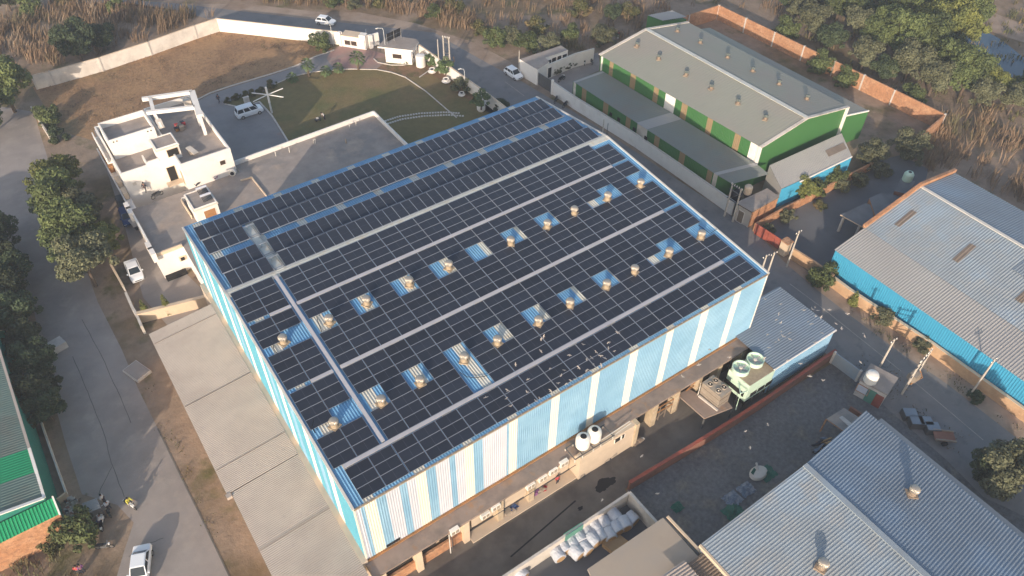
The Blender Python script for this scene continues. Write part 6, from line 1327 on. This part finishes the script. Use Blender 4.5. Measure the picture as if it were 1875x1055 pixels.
plant('bushC',150,985,1.0,'dense green bush below the kiosk','bush',sz=1.2); plant('bushB',70,968,.85,'brown green bush before the green lean-to','bush'); plant('bushB',118,975,.6,'small bush between the rubble and the dense green bush','bush'); plant('scrub',100,1000,.8,'low grey bush in the dry grass at the lower left','bush')
# trees beyond the top road
FT = 'bushes and trees beyond the top road'
for k, (px,py,key,s) in enumerate(((610,14,'bushC',1.0),(650,18,'bushB',.8),(795,34,'bushC',.9),(830,20,'scrub',1.3),(908,86,'bushC',1.2),(935,80,'bushB',1.2),(965,92,'bushC',1.1),(1005,98,'round',.75),(1045,75,'bushC',1.0),(1105,82,'round',.85),(985,60,'scrub',1.4),(1060,28,'scrub',1.5),(1120,40,'darkB',.6),(700,10,'scrub',1.2),(880,60,'scrub',1.1),(1150,30,'scrub',1.3))):
    plant(key,px,py,s,'%s beyond the road, %s' % ({'bushC':'olive bush','bushB':'dull grey green bush','scrub':'brownish scrub bush','round':'round dense bushy tree','darkB':'dark green tree'}[key], ['at the top edge above the moving car','at the top right of the moving car','above the guard house','high above the guard house','nearest the transformer pole','behind the olive bush nearest the transformer pole','left of the compound house','just behind the compound house roof','in front of the small shed','at the far corner of the green factory','above the compound house','on the open ground at the top','behind the far corner of the green factory','at the top edge above the gate','beside the road bend','left of the small shed'][k]),'bush',FT)
# wood at the upper right: every tree its own
WT = 'trees of the upper right wood'; random.seed(23); cnt = 0
spots = [(1455,40,'bigC',.8),(1480,70,'bigC',.9),(1515,95,'darkB',.9),(1470,15,'bigA',.8),(1530,40,'bigA',1.0),(1560,75,'bigC',.95),(1545,10,'bigA',1.0),(1590,20,'bigC',1.0),(1600,95,'bigA',1.0),(1575,130,'bigC',.85),(1625,55,'bigA',1.05),(1650,20,'bigC',1.1),(1640,110,'bigA',1.1),(1655,150,'bigC',1.0),(1690,75,'bigB',1.05),(1700,120,'bigA',1.1),(1685,30,'bigA',1.1),(1720,40,'bigB',1.2),(1745,90,'bigB',1.2),(1730,150,'bigA',1.0),(1755,25,'bigB',1.2),(1700,175,'bigC',.95),(1765,60,'bigA',1.1),(1755,180,'bigA',1.0),(1790,200,'bigC',.8),(1812,178,'bigB',.75),(1866,188,'bigA',.85),(1900,150,'bigC',.8),(1845,210,'bigC',.7),(1890,200,'bigC',.9),(1610,150,'darkB',.8),(1500,130,'bushC',1.2),(1545,155,'bushC',1.1),(1665,190,'bushC',1.2),(1570,45,'darkB',.9),(1665,85,'darkB',1.0),(1725,110,'darkB',.9),(1435,70,'bushC',1.3),(1440,20,'darkB',.8),(1500,30,'darkA',.9),(1620,-10,'bigA',1.1),(1690,-8,'bigC',1.2),(1560,-15,'bigC',1.1),(1500,-12,'bigA',1.0),(1740,-10,'bigA',1.2)]
nm = {'bigA':'olive green tree','bigB':'tall yellow green tree','bigC':'dull grey green tree','darkA':'dark tree','darkB':'dark green tree','bushC':'low olive bush'}
for (px,py,key,s) in spots:
    col = 'beside the water' if px > 1740 and 40 < py < 220 else ('near the brick wall' if px < 1600 and py > 60 else ('along the top edge' if py < 25 else 'in the thick of the wood'))
    plant(key,px,py,s*random.uniform(.92,1.05),'%s %s, upper right' % (nm[key],col),'tree',WT+' '+col)
# ---------------------------------------------------------------- reeds and dry grass: nobody could count them
def reeds(name, poly, dens, hgt, mt, label, cat, blades=12, spread=.45, lean=(.35,.2), wd=.045, seed=3):
    r_ = np.random.default_rng(seed); q = [G(*p) for p in poly]; P2 = np.array([(p.x,p.y) for p in q]); lo, hi = P2.min(0), P2.max(0); n = int((hi-lo).prod()*dens)
    X = r_.uniform(lo,hi,(n,2)); ins = np.zeros(n,bool); j = len(P2)-1
    for i in range(len(P2)):
        xi, yi = P2[i]; xj, yj = P2[j]; c = ((yi > X[:,1]) != (yj > X[:,1])) & (X[:,0] < (xj-xi)*(X[:,1]-yi)/(yj-yi+1e-9)+xi); ins ^= c; j = i
    X = X[ins]; pat = np.sin(X[:,0]*.31+1.3)*np.sin(X[:,1]*.27)+.6*np.sin(X[:,0]*.83+X[:,1]*.61); X = X[pat+r_.normal(0,.5,len(X)) > -.35]; n = len(X)
    hs = hgt*r_.uniform(.55,1.15,n); N = n*blades; cx = np.repeat(X,blades,0)+r_.normal(0,spread,(N,2)); h = np.repeat(hs,blades)*r_.uniform(.6,1.1,N); a = r_.uniform(0,6.283,N)
    ln = np.stack([lean[0]*h+r_.normal(0,.22,N)*h, lean[1]*h+r_.normal(0,.22,N)*h, h],1); s = np.stack([np.cos(a),np.sin(a),np.zeros(N)],1)*(wd*r_.uniform(.7,1.6,N))[:,None]; b0 = np.concatenate([cx,np.zeros((N,1))],1)
    mid_ = b0+ln*.55*np.array([.7,.7,1.1]); V = np.stack([b0-s*.6,b0+s*.6,mid_+s*1.3,b0+ln,mid_-s*1.3],1).reshape(-1,3); o = np.arange(N)[:,None]*5
    Fc = np.concatenate([o+np.array([[0,1,2,4]]), o+np.array([[4,2,3,3]])])
    Fq = Fc[:N]; V = np.asarray(V); tri = np.concatenate([np.concatenate([o+np.array([[0,1,2]]),o+np.array([[0,2,4]])]),o+np.array([[4,2,3]])])
    ob = fast(name, V, tri, mt); tag(ob, label, cat); ob['kind'] = 'stuff'; return ob
reeds('reeds',[(-60,60),(0,45),(100,5),(170,8),(330,22),(390,32),(330,52),(250,80),(170,104),(60,134),(-20,150),(-60,150)],.75,2.6,'reed','tall dry reeds behind the white boundary wall at the upper left','reeds',13,seed=31)
reeds('reeds',[(300,-6),(460,2),(600,16),(700,20),(780,40),(850,62),(870,52),(800,10),(700,-25),(300,-40)],.6,2.9,'reed','tall dry reeds beyond the top road','reeds',13,seed=32)
reeds('reeds',[(780,20),(900,75),(990,105),(1110,90),(1190,50),(1260,20),(1330,2),(1430,50),(1440,0),(1430,-30),(800,-30)],.30,2.0,'reed','patchy dry grass and reeds between the road bend and the small shed','reeds',11,seed=33)
reeds('reed_plumes',[(0,20),(100,20),(300,30),(250,75),(100,115),(0,125)],.12,3.2,'reedpale','pale plumes of reed behind the white boundary wall','reeds',8,seed=34)
reeds('undergrowth',[(1420,50),(1480,20),(1900,-10),(1990,100),(1990,330),(1880,300),(1740,215),(1640,165),(1500,95)],.22,1.0,'weed','green and brown undergrowth below the wood at the upper right','undergrowth',10,.6,(.1,.1),.06,seed=35)
reeds('reeds',[(1690,245),(1735,205),(1800,215),(1880,260),(1990,320),(1990,500),(1875,375),(1760,322),(1700,320)],.5,2.3,'reed','dry reeds and weeds behind the pale blue roof at the right','reeds',12,seed=36)
reeds('reeds',[(-20,1010),(60,975),(110,985),(150,1000),(200,965),(215,990),(205,1100),(-20,1100)],1.0,.9,'reed','dry grass at the lower left beside the concrete road','grass',10,.3,(.2,.15),.035,seed=37)
reeds('weeds',[(255,715),(275,700),(300,760),(345,850),(400,960),(440,1055),(425,1055),(372,940),(300,800)],1.0,.28,'weed','low weeds in the verge beside the lean-to','weeds',9,.35,(.1,.1),.03,seed=38)
reeds('weeds',[(1560,548),(1640,610),(1720,665),(1875,780),(1900,850),(1820,768),(1728,699),(1651,648),(1554,576)],.9,.32,'weed','dry weeds on the verge before the orange wall','weeds',9,.35,(.1,.1),.03,seed=39)
reeds('dry_grass',[(75,157),(200,117),(397,60),(560,74),(600,84),(535,122),(480,138),(400,160),(362,180),(340,170),(262,195),(180,235),(110,230)],2.2,.22,'reed','short dry grass over the walled field','grass',5,.3,(.3,.2),.03,seed=40)
reeds('weeds',[(1545,640),(1600,655),(1660,700),(1720,760),(1800,830),(1780,850),(1640,745),(1600,700)],.8,.3,'weed','weeds beside the asphalt road by the yard hut','weeds',8,.4,(.1,.1),.03,seed=41)
# ---------------------------------------------------------------- the air
mb = MB(); mb.box(-640,640,-640,640,-1,86,'dirt'); hz = P0('haze', mb); hz['kind'] = 'stuff'; hz.data.materials.clear()
hm = bpy.data.materials.new('air'); hm.use_nodes = True; hn = hm.node_tree; hn.nodes.remove(hn.nodes['Principled BSDF']); pv = hn.nodes.new('ShaderNodeVolumePrincipled')
pv.inputs['Color'].default_value = (.80,.87,1.0,1); pv.inputs['Density'].default_value = HAZE; pv.inputs['Anisotropy'].default_value = .2
hn.links.new(pv.outputs[0], [n for n in hn.nodes if n.type == 'OUTPUT_MATERIAL'][0].inputs['Volume']); hz.data.materials.append(hm); tag(hz,'thin pale haze in the air','haze')
for o in list(COL.objects):
    if o.type == 'EMPTY' and not o.children: bpy.data.objects.remove(o)
